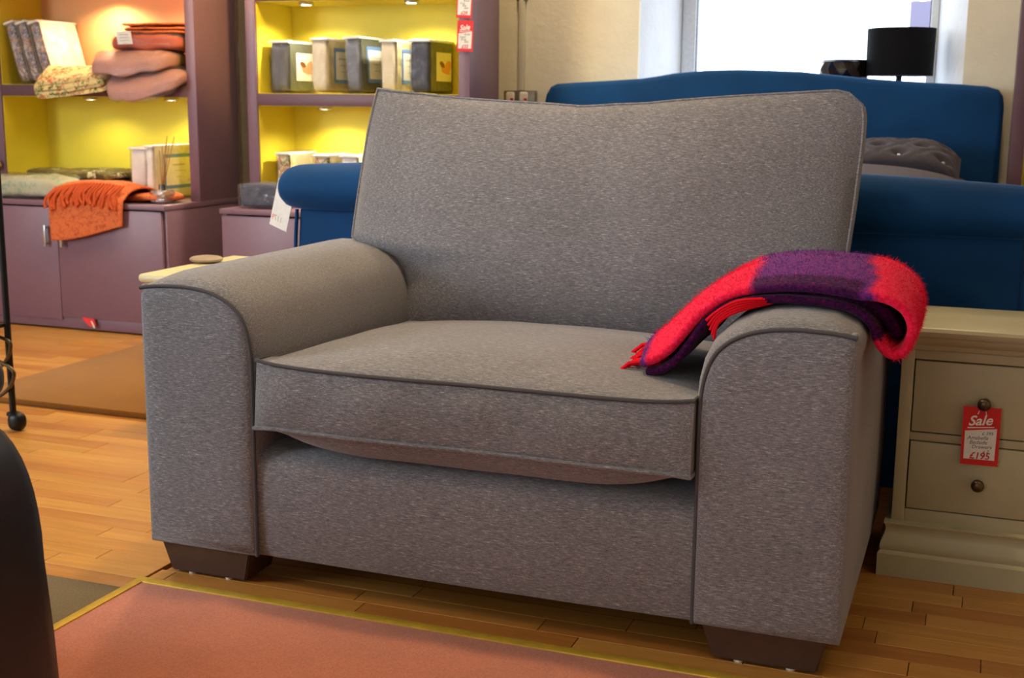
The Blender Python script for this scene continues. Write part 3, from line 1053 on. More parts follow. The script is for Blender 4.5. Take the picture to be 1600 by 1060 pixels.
# ================================================================== MOHAIR THROW ON THE RIGHT ARM
throw = root('mohair_throw', (-0.36, 2.55, 0.70), 'fluffy pink and purple mohair throw folded over the sofa arm', 'throw')
def make_throw():
    lower = [(-0.600, 0.546), (-0.568, 0.552), (-0.538, 0.572), (-0.510, 0.606), (-0.478, 0.650), (-0.430, 0.684), (-0.36, 0.698), (-0.28, 0.698), (-0.215, 0.690), (-0.176, 0.664), (-0.166, 0.638), (-0.154, 0.620)]
    turn = [(-0.136, 0.608), (-0.116, 0.616), (-0.106, 0.642)]
    upper = [(-0.106, 0.672), (-0.120, 0.704), (-0.155, 0.733), (-0.215, 0.750), (-0.30, 0.753), (-0.39, 0.742), (-0.45, 0.718), (-0.505, 0.680), (-0.55, 0.640), (-0.59, 0.600), (-0.625, 0.572)]
    path = cr([(x, 0, z) for x, z in lower + turn + upper], 96)
    low = cr([(x, 0, z) for x, z in lower], 60)
    y0, y1, ny = 2.345, 2.72, 26
    vs, fs, col = [], [], []
    np_ = len(path)
    split = 0.46 * np_
    for j in range(ny + 1):
        v = j / ny
        for i, p in enumerate(path):
            s = i / (np_ - 1)
            up = 1.0 if i > split + 10 else max(0.0, (i - split) / 10.0)
            near = 1 - min(1, v / 0.42)
            q = min(low, key=lambda a: (a.x - p.x) ** 2 + (a.z - p.z) ** 2)
            k = up * (0.62 * near ** 1.6 + 0.30 * max(0, (v - 0.8) / 0.2) ** 2) * max(0.0, min(1.0, (-0.10 - p.x) / 0.08))
            P = p.lerp(q, k)
            wob = noise.noise_vector(Vector((P.x * 8, v * 3, s * 5)))
            yy = y0 + (y1 - y0) * v + 0.010 * wob.y
            yy += 0.015 * max(0, -0.45 - P.x) / 0.2 * (1 - v)
            P.z -= 0.012 * near * max(0, min(1, (-0.5 - P.x) / 0.08))
            P = Vector((P.x + 0.004 * wob.x, yy, P.z + 0.006 * wob.z * up + 0.003))
            vs.append(P)
            pur = 1.0 if -0.405 < P.x + 0.02 * (v - 0.5) + 0.010 * wob.x < -0.190 else 0.0
            if P.x < -0.600:
                pur = 1.0
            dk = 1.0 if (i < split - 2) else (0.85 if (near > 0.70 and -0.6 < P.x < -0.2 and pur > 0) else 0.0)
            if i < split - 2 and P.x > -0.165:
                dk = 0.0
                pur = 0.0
            col.append((pur, dk, 0.0, 1.0))
    # the turned-in fold that fills the inside of the bundle
    inner = cr([(x, 0, z) for x, z in ((-0.560, 0.578), (-0.540, 0.594), (-0.510, 0.632), (-0.470, 0.676), (-0.42, 0.706), (-0.36, 0.724), (-0.28, 0.724), (-0.215, 0.716), (-0.172, 0.695), (-0.145, 0.665), (-0.134, 0.640))], 40)
    iv, if_, ic = [], [], []
    for j in range(13):
        for p in inner:
            v = j / 12
            iv.append(Vector((p.x, 2.368 + 0.335 * v + 0.45 * max(0, p.x + 0.215) * (1 - v) + 0.03 * max(0, -0.45 - p.x) / 0.2 * (1 - v), p.z - 0.004 * (1 - v) - 0.07 * max(0, -0.45 - p.x))))
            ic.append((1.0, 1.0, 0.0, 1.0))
    for j in range(12):
        for i in range(39):
            a = j * 40 + i
            if_.append((a, a + 1, a + 41, a + 40))
    im = bpy.data.meshes.new('turned_in_fold')
    im.from_pydata([tuple(v - ORG[throw.name]) for v in iv], [], if_)
    im.update()
    ca = im.color_attributes.new('plaid', 'FLOAT_COLOR', 'POINT')
    for i, c in enumerate(ic):
        ca.data[i].color = c
    io = finish('turned_in_fold', im, 'mohair', throw, True, angle=180)
    md = io.modifiers.new('thickness', 'SOLIDIFY')
    md.thickness = 0.020
    md.offset = 0.0
    for j in range(ny):
        for i in range(np_ - 1):
            a = j * np_ + i
            fs.append((a, a + 1, a + np_ + 1, a + np_))
    me = bpy.data.meshes.new('folded_wool')
    off = ORG[throw.name]
    me.from_pydata([tuple(v - off) for v in vs], [], fs)
    me.update()
    ca = me.color_attributes.new('plaid', 'FLOAT_COLOR', 'POINT')
    for i, c in enumerate(col):
        ca.data[i].color = c
    o = finish('folded_wool', me, 'mohair', throw, True, angle=180)
    md = o.modifiers.new('thickness', 'SOLIDIFY')
    md.thickness = 0.017
    md.offset = 0.0
    sb = o.modifiers.new('round', 'SUBSURF')
    sb.levels = 1
    sb.render_levels = 1
    # brushed pile: thin bent hairs
    rng = random.Random(11)
    hv, hf, hc = [], [], []
    vn = [v.normal.copy() for v in me.vertices]
    for _ in range(34000):
        j = rng.randrange(ny)
        i = rng.randrange(int(split) - 16, np_ - 2)
        a = j * np_ + i
        r1, r2 = rng.random(), rng.random()
        p = vs[a].lerp(vs[a + 1], r1).lerp(vs[a + np_].lerp(vs[a + np_ + 1], r1), r2)
        n = vn[a]
        ctr = Vector((-0.36, p.y, 0.66))
        if n.dot(p - ctr) < 0:
            n = -n
        L = rng.uniform(0.005, 0.014) * (1.5 if rng.random() < 0.06 else 1.0)
        d = (n * rng.uniform(0.35, 1.0) + Vector((rng.gauss(0, .7), rng.gauss(0, .7), rng.gauss(0, .5)))).normalized()
        d2 = (d + Vector((rng.gauss(0, .6), rng.gauss(0, .6), rng.gauss(0, .6)))).normalized()
        base = p + n * 0.005
        side = d.cross(Vector((rng.gauss(0, 1), rng.gauss(0, 1), rng.gauss(0, 1)))).normalized() * 0.00045
        k = len(hv)
        hv += [base - side, base + side, base + d * L * 0.55 + side * 0.7, base + d * L * 0.55 - side * 0.7, base + d * L * 0.55 + d2 * L * 0.5]
        hf += [(k, k + 1, k + 2, k + 3), (k + 3, k + 2, k + 4)]
        hc += [col[a]] * 5
    hm = bpy.data.meshes.new('mohair_pile')
    hm.from_pydata([tuple(v - off) for v in hv], [], hf)
    hm.update()
    ca = hm.color_attributes.new('plaid', 'FLOAT_COLOR', 'POINT')
    for i, c in enumerate(hc):
        ca.data[i].color = c
    h = finish('mohair_pile', hm, 'mohair', throw, False)
    h['kind'] = 'stuff'
    # twisted red tassels: a bunch at the seat end, a few peeping out under the fold
    for t in range(20):
        yy = 2.385 + 0.011 * t + rng.uniform(-.004, .004)
        z = 0.550 + rng.uniform(-0.010, 0.014)
        x = -0.600 + rng.uniform(-.01, .01)
        L = rng.uniform(0.055, 0.08)
        pts = [(x + 0.03, yy, z), (x - L * 0.45, yy + rng.uniform(-.008, .008), z + 0.004), (x - L * 0.8, yy + rng.uniform(-.01, .01), z - 0.012), (x - L, yy + rng.uniform(-.012, .012), z - 0.026)]
        tube('tassel', cr(pts, 8), 0.0052, 'red', throw, 6, taper=(1.0, 0.8))
    for t in range(5):
        a = 0.06 * t
        pts = [(-0.375 + 0.004 * t, 2.340 + 0.004 * t, 0.702 - 0.002 * t), (-0.42, 2.334, 0.696 - 0.005 * t), (-0.455, 2.332, 0.676 - 0.006 * t), (-0.478 + 0.004 * t, 2.334, 0.655 - 0.009 * t)]
        tube('tassel', cr(pts, 10), 0.0034, 'red', throw, 6)
make_throw()

# ================================================================== THE BED
bed = root('sleigh_bed', (-0.93, 4.35, 0), 'deep blue velvet sleigh bed with arched headboard behind the sofa', 'bed')
def footboard():
    xs = [-1.945 + 2.035 * i / 30 for i in range(31)]
    # panel: sleigh-curved upholstered board
    prof = [(3.36, 0.06), (3.335, 0.25), (3.325, 0.45), (3.330, 0.62), (3.345, 0.735), (3.42, 0.735), (3.41, 0.45), (3.43, 0.06)]
    vs, fs = [], []
    n = len(prof)
    px = [-1.945, -1.938, -1.5, -0.93, -0.4, 0.098, 0.105]
    for i, x in enumerate(px):
        ins = 0.010 if i in (0, len(px) - 1) else 0.0
        for (yy, z) in prof:
            vs.append((x, yy + (ins if yy < 3.38 else -ins), z))
    for i in range(len(px) - 1):
        for j in range(n):
            fs.append((i * n + j, i * n + (j + 1) % n, (i + 1) * n + (j + 1) % n, (i + 1) * n + j))
    fs.append(tuple(range(n)))
    fs.append(tuple((len(px) - 1) * n + j for j in range(n)))
    p = mk('footboard_panel', vs, fs, 'blue', bed, True, angle=50)
    for x in (-1.949, 0.109):
        tube('edge_piping', [(x, yy - 0.004, z) for (yy, z) in cr2(prof[:5])], 0.006, 'blue', p, 7)
    # rolled top: bolster with rounded ends, gently arched
    vs, fs = [], []
    seg = 24
    x0, x1 = -2.000, 0.160
    stations = [(x0, 0.05), (x0 + 0.004, 0.40), (x0 + 0.014, 0.68), (x0 + 0.030, 0.87), (x0 + 0.055, 0.97), (x0 + 0.09, 1.0)]
    stations += [(x0 + 0.09 + (x1 - x0 - 0.18) * i / 22, 1.0) for i in range(1, 22)]
    stations += [(x1 - (x - x0), s) for (x, s) in reversed(stations[:6])]
    for (x, s) in stations:
        t = (x - (x0 + x1) / 2) / ((x1 - x0) / 2)
        top = 0.866 + 0.034 * (1 - t * t) ** 1.0
        bot = 0.735
        cz, rz, ry = (top + bot) / 2, (top - bot) / 2, 0.076
        for q in range(seg):
            a = 2 * PI * q / seg
            vs.append((x, 3.345 + ry * s * math.cos(a), cz + rz * s * math.sin(a)))
    n = len(stations)
    for i in range(n - 1):
        for q in range(seg):
            fs.append((i * seg + q, i * seg + (q + 1) % seg, (i + 1) * seg + (q + 1) % seg, (i + 1) * seg + q))
    fs.append(tuple(range(seg)))
    fs.append(tuple((n - 1) * seg + q for q in range(seg)))
    mk('footboard_roll', vs, fs, 'blue', bed, True, angle=60)
def cr2(pr):
    return [(p.x, p.y) for p in cr([(a, b, 0) for a, b in pr], 16)]
footboard()
HB = [(-1.868, 0.10), (-1.868, 1.062), (-1.862, 1.095), (-1.842, 1.128), (-1.815, 1.141), (-1.72, 1.148), (-1.575, 1.156), (-1.43, 1.165), (-1.36, 1.175), (-1.29, 1.187), (-1.15, 1.200), (-1.01, 1.203),
      (-0.88, 1.200), (-0.75, 1.195), (-0.62, 1.182), (-0.49, 1.169), (-0.37, 1.160), (-0.245, 1.152), (-0.12, 1.146), (-0.02, 1.138), (0.022, 1.125), (0.040, 1.10), (0.046, 1.06), (0.046, 0.10)]
extrude_xz('headboard', HB, 5.37, 5.465, 'blue', bed, 0.024)
for xx in (-1.86, 0.005):
    box('side_rail', xx, xx + 0.04, 3.42, 5.37, 0.16, 0.40, 'blue', bed, 0.012)
for xx, yy in ((-1.90, 3.345), (0.02, 3.345), (-1.84, 5.39), (-0.02, 5.39)):
    box('leg', xx, xx + 0.05, yy, yy + 0.05, 0.0, 0.11, 'darkwood', bed, 0.004)
mt = root('mattress', (-0.93, 4.4, 0.28), 'white mattress lying inside the blue sleigh bed', 'mattress')
soft('core', (-0.915, 4.395, 0.53), (1.80, 1.90, 0.34), 'mattress', mt, 10, 10)
box('base_slats', -1.815, 0.0, 3.44, 5.35, 0.32, 0.36, 'mattress', mt, 0.004)
def duvet():
    d = root('grey_bedspread', (-0.93, 4.3, 0.7), 'smooth grey satin bedspread covering the blue bed', 'bedspread')
    nx, ny = 48, 34
    vs, fs = [], []
    for j in range(ny + 1):
        v = j / ny
        yy = 3.50 + 1.72 * v
        for i in range(nx + 1):
            u = -1 + 2 * i / nx
            x = -0.915 + u * 0.945
            e = max(0.0, 1 - abs(u) ** 7)
            z = 0.700 + 0.125 * e ** 0.8 * (0.45 + 0.55 * min(1, v * 2.4)) + 0.012 * noise.noise(Vector((x * 3, yy * 3, 0.4)))
            z += 0.03 * math.exp(-((v - 0.72) / 0.16) ** 2) * e
            if abs(u) > 0.93:
                z -= (abs(u) - 0.93) / 0.07 * 0.16
            vs.append((x, yy, z))
    for j in range(ny):
        for i in range(nx):
            a = j * (nx + 1) + i
            fs.append((a, a + 1, a + nx + 2, a + nx + 1))
    o = mk('cover', vs, fs, 'duvet', d, True, angle=180)
    md = o.modifiers.new('thickness', 'SOLIDIFY')
    md.thickness = 0.02
    md.offset = -1
duvet()
def cushion(cx, cy, lab):
    c = root('velvet_cushion', (cx, cy, 0.83), lab, 'cushion', 'velvet cushions on the bed')
    n = 30
    vs, fs = [], []
    tuft = []
    W_, H_ = 0.44, 0.36
    tilt = math.radians(40)
    pts_t = [(-0.16, 0.10), (0.0, 0.10), (0.16, 0.10), (-0.08, 0.0), (0.08, 0.0), (-0.16, -0.10), (0.0, -0.10), (0.16, -0.10)]
    def pos(u, v, side):
        x, y = u * W_ / 2, v * H_ / 2
        th = 0.075 * (max(0, 1 - u ** 4) * max(0, 1 - v ** 4)) ** 0.6
        for (tx, ty) in pts_t:
            th -= 0.03 * math.exp(-((x - tx) ** 2 + (y - ty) ** 2) / 0.0006) * (side > 0)
            # diamond pleats running between the buttons
        if side > 0:
            for s in (1, -1):
                dd = (((x + s * y * 0.8 + 0.08) % 0.16) - 0.08)
                th -= 0.012 * math.exp(-(dd / 0.008) ** 2) * max(0, 1 - u ** 4) * max(0, 1 - v ** 4)
        p = Vector((x, y, side * th))
        # stand it up, leaning back toward the headboard
        return Vector((cx + p.x, cy - p.z * math.sin(tilt) + p.y * math.cos(tilt), 0.862 + p.y * math.sin(tilt) * 0.34 + p.z * math.cos(tilt) - 0.9 * max(0, p.x - 0.06) ** 2 * 2))
    for side in (1, -1):
        b = len(vs)
        for j in range(n + 1):
            for i in range(n + 1):
                vs.append(pos(-1 + 2 * i / n, -1 + 2 * j / n, side))
        for j in range(n):
            for i in range(n):
                a = b + j * (n + 1) + i
                fs.append((a, a + 1, a + n + 2, a + n + 1))
    o = mk('cover', vs, fs, 'greyvelvet', c, True, angle=60)
    for (tx, ty) in pts_t:
        p = pos(tx / (W_ / 2), ty / (H_ / 2), 1)
        soft('crystal_button', p + Vector((0, -0.006, 0.006)), (0.016, 0.016, 0.012), 'crystal', o, 2.2, 3, flat_bottom=False)
cushion(-0.315, 5.12, 'dark grey tufted velvet cushion with crystal buttons on the blue bed')

# white price card tied to the end of the footboard roll
def price_card():
    c = root('price_card', (-2.06, 3.44, 0.66), 'white card swing tag hanging from the blue footboard roll', 'price tag')
    ang = math.radians(-14)
    R = Vector((math.cos(ang) * 0.93, -0.30, math.sin(ang)))
    U = Vector((-math.sin(ang) * 0.95, 0.0, math.cos(ang)))
    F = frame_at((-2.062, 3.445, 0.735), R, U)
    sheet('card', F, 0.082, 0.150, 'whitecard', c)
    Fm = F @ Matrix.Translation((0, 0, 0)) @ Matrix.Scale(-1, 4, (1, 0, 0))
    lettering('lettering', '117', 0.026, Fm @ Matrix.Translation((0.006, -0.048, 0.0009)), 'greyink', c, 0.0)
    lettering('lettering', '9', 0.026, Fm @ Matrix.Translation((0.031, -0.048, 0.0009)), 'pinkink', c, 0.0)
    tube('string', cr([F @ Vector((0.02, 0.072, 0.001)), (-2.010, 3.40, 0.835), (-1.985, 3.36, 0.862)], 8), 0.0012, 'whitecard', c, 6)
price_card()

# ================================================================== SALE TICKETS
def ticket(name, lab, F, w_, h_, lines, price, price_mat, head=True, string=None):
    t = root(name, F.translation, lab, 'price ticket')
    c = sheet('card', F, w_, h_, 'redcard', t, 0.0012)
    L = 0.0016
    top = h_ * (0.16 if head else 0.46)
    # white writing panel with a slanting upper edge
    y0, y1 = -h_ * 0.40, h_ * 0.10
    if not head:
        y1 = h_ * 0.47
    vs = [F @ Vector(p) for p in ((-w_ * 0.42, y0, L), (w_ * 0.40, y0, L), (w_ * 0.42, y1 + h_ * 0.05, L), (-w_ * 0.42, y1 - h_ * 0.02, L))]
    mk('writing_panel', vs, [(0, 1, 2, 3)], 'whitecard', t, False)
    if head:
        lettering('lettering', 'Sale', w_ * 0.40, F @ Matrix.Rotation(math.radians(6), 4, 'Z') @ Matrix.Translation((0.0, h_ * 0.265, L)), 'whiteink', t, 0.35, bold=w_ * 0.008)
        vs = [F @ Vector(p) for p in ((-w_ * 0.36, h_ * 0.125, L), (w_ * 0.34, h_ * 0.165, L), (w_ * 0.34, h_ * 0.180, L), (-w_ * 0.36, h_ * 0.145, L))]
        mk('underline', vs, [(0, 1, 2, 3)], 'whiteink', t, False)
    n = len(lines)
    span = (y1 - y0)
    for i, (s, dx, sz) in enumerate(lines):
        lettering('lettering', s, w_ * sz, F @ Matrix.Rotation(math.radians(2), 4, 'Z') @ Matrix.Translation((w_ * dx, y1 - span * (0.10 + 0.155 * i), L + 0.0002)), 'ink', t, 0.25)
    lettering('lettering', price, w_ * 0.27, F @ Matrix.Translation((0, y0 + span * 0.12, L + 0.0002)), price_mat, t, 0.15, bold=w_ * 0.005)
    if string:
        for s in string:
            tube('string', s, 0.0009, 'whitecard', t, 5)
    return t

# ================================================================== PAINTED BEDSIDE CHEST
chest = root('bedside_chest', (0.033, 3.03, 0), 'sage cream painted bedside chest with two drawers beside the sofa', 'bedside chest')
def make_chest():
    xl, xr, yf, yb = -0.146, 0.212, 2.882, 3.165
    def mould(name, prof, par):
        """profile (out, z) swept round the front and both sides"""
        vs, fs = [], []
        for (o, z) in prof:
            vs += [(xl - o, yb, z), (xl - o, yf - o, z), (xr + o, yf - o, z), (xr + o, yb, z)]
        for i in range(len(prof) - 1):
            for s in range(4):
                s2 = (s + 1) % 4
                fs.append((i * 4 + s, i * 4 + s2, (i + 1) * 4 + s2, (i + 1) * 4 + s))
        fs.append((3, 2, 1, 0))
        k = (len(prof) - 1) * 4
        fs.append((k, k + 1, k + 2, k + 3))
        return mk(name, vs, fs, 'sage', par, True, angle=28)
    # carcass: sides, rails and back around the drawer openings
    box('side_panel', xl, xl + 0.028, yf, yb, 0.12, 0.535, 'sage', chest, 0.002)
    box('side_panel', xr - 0.028, xr, yf, yb, 0.12, 0.535, 'sage', chest, 0.002)
    for (a, b) in ((0.12, 0.158), (0.320, 0.338), (0.506, 0.535)):
        box('rail', xl + 0.028, xr - 0.028, yf + 0.001, yf + 0.03, a, b, 'sage', chest, 0.001)
    box('back_panel', xl + 0.02, xr - 0.02, yb - 0.02, yb - 0.005, 0.12, 0.535, 'sage', chest, 0.001)
    mould('plinth', [(0.024, 0.0), (0.024, 0.052), (0.021, 0.057), (0.018, 0.060), (0.020, 0.066), (0.019, 0.078), (0.012, 0.096), (0.009, 0.108), (0.011, 0.118), (0.014, 0.122), (0.014, 0.126), (0.0, 0.128)], chest)
    mould('top', [(0.0, 0.527), (0.006, 0.529), (0.010, 0.535), (0.011, 0.540), (0.020, 0.546), (0.026, 0.552), (0.028, 0.557), (0.028, 0.560), (0.036, 0.562), (0.040, 0.568), (0.041, 0.575), (0.038, 0.582), (0.032, 0.585)], chest)
    for (z0, z1, kz) in ((0.341, 0.503, 0.420), (0.161, 0.317, 0.235)):
        d = box('drawer', xl + 0.0305, xr - 0.0305, yf - 0.002, yf + 0.25, z0, z1, 'sage', chest, 0.0025)
        lathe('knob', (0.033, yf - 0.002, kz), [(0.009, 0.0), (0.0085, 0.003), (0.006, 0.006), (0.006, 0.010), (0.011, 0.014), (0.0138, 0.019), (0.0142, 0.024), (0.012, 0.029), (0.0085, 0.0315), (0.005, 0.0325), (0.0, 0.033)], 'bronze', d, 24, 'Y')
make_chest()
ticket('sale_ticket', 'red sale ticket reading 195 hanging from the bedside chest knob', frame_at((0.031, 2.861, 0.348), (1, 0.0, 0.01), (0.035, -0.02, 1)), 0.078, 0.132,
       [('£ 395', 0.18, 0.13), ('Amabella', -0.08, 0.15), ('Bedside', -0.06, 0.15), ('Drawers', 0.03, 0.15), ('x 2', 0.14, 0.13)], '£195', 'redink',
       string=[[(0.022, 2.857, 0.398), (0.028, 2.862, 0.415)], [(0.040, 2.857, 0.396), (0.036, 2.862, 0.415)]])

# ================================================================== CREAM SIDE TABLE LEFT BEHIND THE SOFA
def side_table():
    t = root('cream_side_table', (-2.27, 3.63, 0), 'cream painted side table with rounded top behind the sofa arm', 'side table')
    x0, x1, y0, y1 = -2.56, -2.06, 3.36, 3.92
    box('top', x0, x1, y0, y1, 0.472, 0.500, 'cream', t, 0.012, 4)
    box('apron', x0 + 0.05, x1 - 0.05, y0 + 0.05, y1 - 0.05, 0.36, 0.472, 'cream', t, 0.003)
    for xx in (x0 + 0.04, x1 - 0.09):
        for yy in (y0 + 0.04, y1 - 0.09):
            box('leg', xx, xx + 0.05, yy, yy + 0.05, 0.0, 0.472, 'cream', t, 0.004)
    lathe('dish', (-2.525, 3.70, 0.5), [(0.03, 0.0), (0.045, 0.002), (0.056, 0.008), (0.058, 0.014), (0.050, 0.020), (0.025, 0.024), (0.0, 0.025)], 'taupe', None, 28, origin=(-2.525, 3.70, 0.5))
side_table()
tag(bpy.data.objects['dish'], 'small taupe lidded dish on the cream side table', 'dish')

# ================================================================== MAUVE SHELVING UNITS
def puck(unit, x, y, z, power, col):
    p = lathe('puck_light', (x, y, z), [(0.031, 0.0), (0.033, -0.004), (0.033, -0.010), (0.028, -0.013)], 'steel', unit, 24)
    lathe('lens', (x, y, z - 0.0128), [(0.0275, 0.0), (0.0, -0.001)], 'pucks', p, 20)
    l = bpy.data.lights.new('puck_lamp', 'SPOT')
    l.energy = power
    l.color = col
    l.spot_size = 2.6
    l.spot_blend = 0.6
    l.shadow_soft_size = 0.025
    o = bpy.data.objects.new('puck_lamp', l)
    COL.objects.link(o)
    o.parent = unit
    o.location = Vector((x, y, z - 0.02)) - ORG[unit.name]

def shelving(name, lab, xo0, xo1, shelf, zs_top, back_top='yellow', base_x=None, doors=None):
    u = root(name, ((xo0 + xo1) / 2, 4.98, 0), lab, 'shelving unit')
    bx0, bx1 = base_x
    yf, yb, T = 4.93, 5.265, 0.050
    # base cupboard
    box('base_side', bx0, bx0 + 0.02, 4.672, yb, 0.0, 0.573, 'mauve', u, 0.001)
    box('base_side', bx1 - 0.02, bx1, 4.672, yb, 0.0, 0.573, 'mauve', u, 0.001)
    box('base_back', bx0 + 0.02, bx1 - 0.02, yb - 0.02, yb, 0.0, 0.573, 'mauve', u, 0)
    box('base_floor', bx0 + 0.02, bx1 - 0.02, 4.68, yb - 0.02, 0.05, 0.07, 'mauve', u, 0)
    box('plinth', bx0, bx1, 4.662, 4.678, 0.008, 0.060, 'mauve', u, 0.001)
    box('base_top', bx0 - 0.002, bx1 + 0.004, 4.648, yb, 0.573, 0.595, 'mauve', u, 0.0015)
    for (a, b, z0, hx) in doors:
        d = box('door', a + 0.0015, b - 0.0015, 4.652, 4.670, z0, 0.566, 'mauve', u, 0.0015)
        if hx is not None:
            h = box('handle', hx - 0.007, hx + 0.007, 4.622, 4.630, 0.388, 0.486, 'steel', d, 0.002)
            for zz in (0.40, 0.474):
                box('handle', hx - 0.004, hx + 0.004, 4.629, 4.653, zz - 0.004, zz + 0.004, 'steel', d, 0.001)
    # uprights, mauve outside and yellow inside
    H = 2.25
    for (a, b, inner) in ((xo0, xo0 + T, 1), (xo1 - T, xo1, -1)):
        box('upright', a, b, yf, yb, 0.595, H, 'mauve', u, 0.0015)
        xi = b if inner > 0 else a
        box('inner_lining', min(xi, xi + inner * 0.004), max(xi, xi + inner * 0.004), yf + 0.012, yb - 0.02, 0.597, H - 0.05, 'yellow', u, 0)
    i0, i1 = xo0 + T, xo1 - T
    s0, s1 = shelf
    box('back_lining', i0, i1, yb - 0.02, yb, 0.595, s0, 'yellow', u, 0)
    box('back_lining', i0, i1, yb - 0.02, yb, s1, zs_top, back_top, u, 0)
    box('back_lining', i0, i1, yb - 0.02, yb, zs_top + 0.05, H, 'yellow', u, 0)
    sh = [('shelf', s0, s1), ('shelf', zs_top, zs_top + 0.052), ('shelf', H - 0.05, H)]
    for (nm, a, b) in sh:
        s = box(nm, i0, i1, yf + 0.002, yb - 0.02, a, b, 'mauvedark', u, 0.0015)
        box('underside_lining', i0, i1, yf + 0.016, yb - 0.02, a - 0.003, a, 'yellow', s, 0)
        box('upper_lining', i0, i1, yf + 0.016, yb - 0.02, b, b + 0.002, 'yellow', s, 0)
    return u
UL = shelving('shelving_unit', 'mauve shelving unit with floral bedding and orange throw', -4.552, -3.385, (1.068, 1.121), 1.585, 'peach', (-4.56, -3.386),
              [(-4.556, -3.972, 0.046, -4.026), (-3.972, -3.400, 0.060, -3.935)])
UR = shelving('shelving_unit', 'mauve shelving unit with row of bedding packs beside the bed', -3.118, -2.042, (1.035, 1.087), 1.487, 'yellow', (-3.094, -2.045),
              [(-3.090, -2.57, 0.05, -2.62), (-2.57, -2.05, 0.05, -2.52)])
WARM = (1.0, 0.80, 0.46)
puck(UL, -4.06, 5.04, 1.065, 5.5, (1.0, 0.88, 0.6))
puck(UL, -3.60, 5.04, 1.065, 8.5, (1.0, 0.88, 0.6))
puck(UL, -4.02, 5.10, 1.582, 26, (1.0, 0.70, 0.40))
puck(UL, -3.62, 5.04, 1.582, 7, (1.0, 0.70, 0.42))
puck(UR, -2.80, 5.06, 1.032, 13, (1.0, 0.90, 0.64))
puck(UR, -2.35, 5.06, 1.032, 13, (1.0, 0.90, 0.64))
puck(UR, -2.86, 5.02, 1.484, 20, (1.0, 0.90, 0.64))
puck(UR, -2.35, 5.02, 1.484, 19, (1.0, 0.90, 0.64))
lathe('knob', (-4.535, 4.93, 0.735), [(0.010, 0.0), (0.009, 0.01), (0.022, 0.018), (0.027, 0.030), (0.022, 0.044), (0.0, 0.05)], 'knobwood', UL, 20, 'Y')

# third unit, standing right of the headboard: only its near upright shows
U3 = root('shelving_unit', (0.4, 5.34, 0), 'tall mauve shelving unit standing right of the blue headboard', 'shelving unit')
box('upright', 0.078, 0.128, 5.20, 5.47, 0.0, 2.25, 'mauvedark', U3, 0.0015)
box('upright', 0.90, 0.95, 5.20, 5.47, 0.0, 2.25, 'mauvedark', U3, 0.0015)
box('inner_lining', 0.128, 0.132, 5.21, 5.45, 0.05, 2.2, 'yellow', U3, 0)
box('back_lining', 0.13, 0.90, 5.45, 5.47, 0.0, 2.25, 'yellow', U3, 0)
for z in (0.03, 0.62, 1.06, 1.50, 2.2):
    box('shelf', 0.132, 0.90, 5.205, 5.45, z, z + 0.05, 'mauvedark', U3, 0.0015)

# ------------------------------------------------------------------ bedding packs
def person_print(F, par, w_, h_):
    """small printed photograph: someone asleep on pale sheets"""
    sheet('picture_card', F, w_, h_, 'card', par, 0.0008)
    blob('printed_shoulder', F, 0.27 * w_, 0.02 * h_, 0.22 * w_, 0.20 * h_, 'skin', par, 0.0012, 0.3)
    blob('printed_arm', F, 0.12 * w_, -0.17 * h_, 0.30 * w_, 0.07 * h_, 'skin', par, 0.0013, -0.12)
    blob('printed_face', F, -0.06 * w_, -0.02 * h_, 0.17 * w_, 0.13 * h_, 'skin', par, 0.0014, -0.45)
    blob('printed_hair', F, -0.13 * w_, 0.09 * h_, 0.17 * w_, 0.10 * h_, 'hair', par, 0.0016, -0.25)

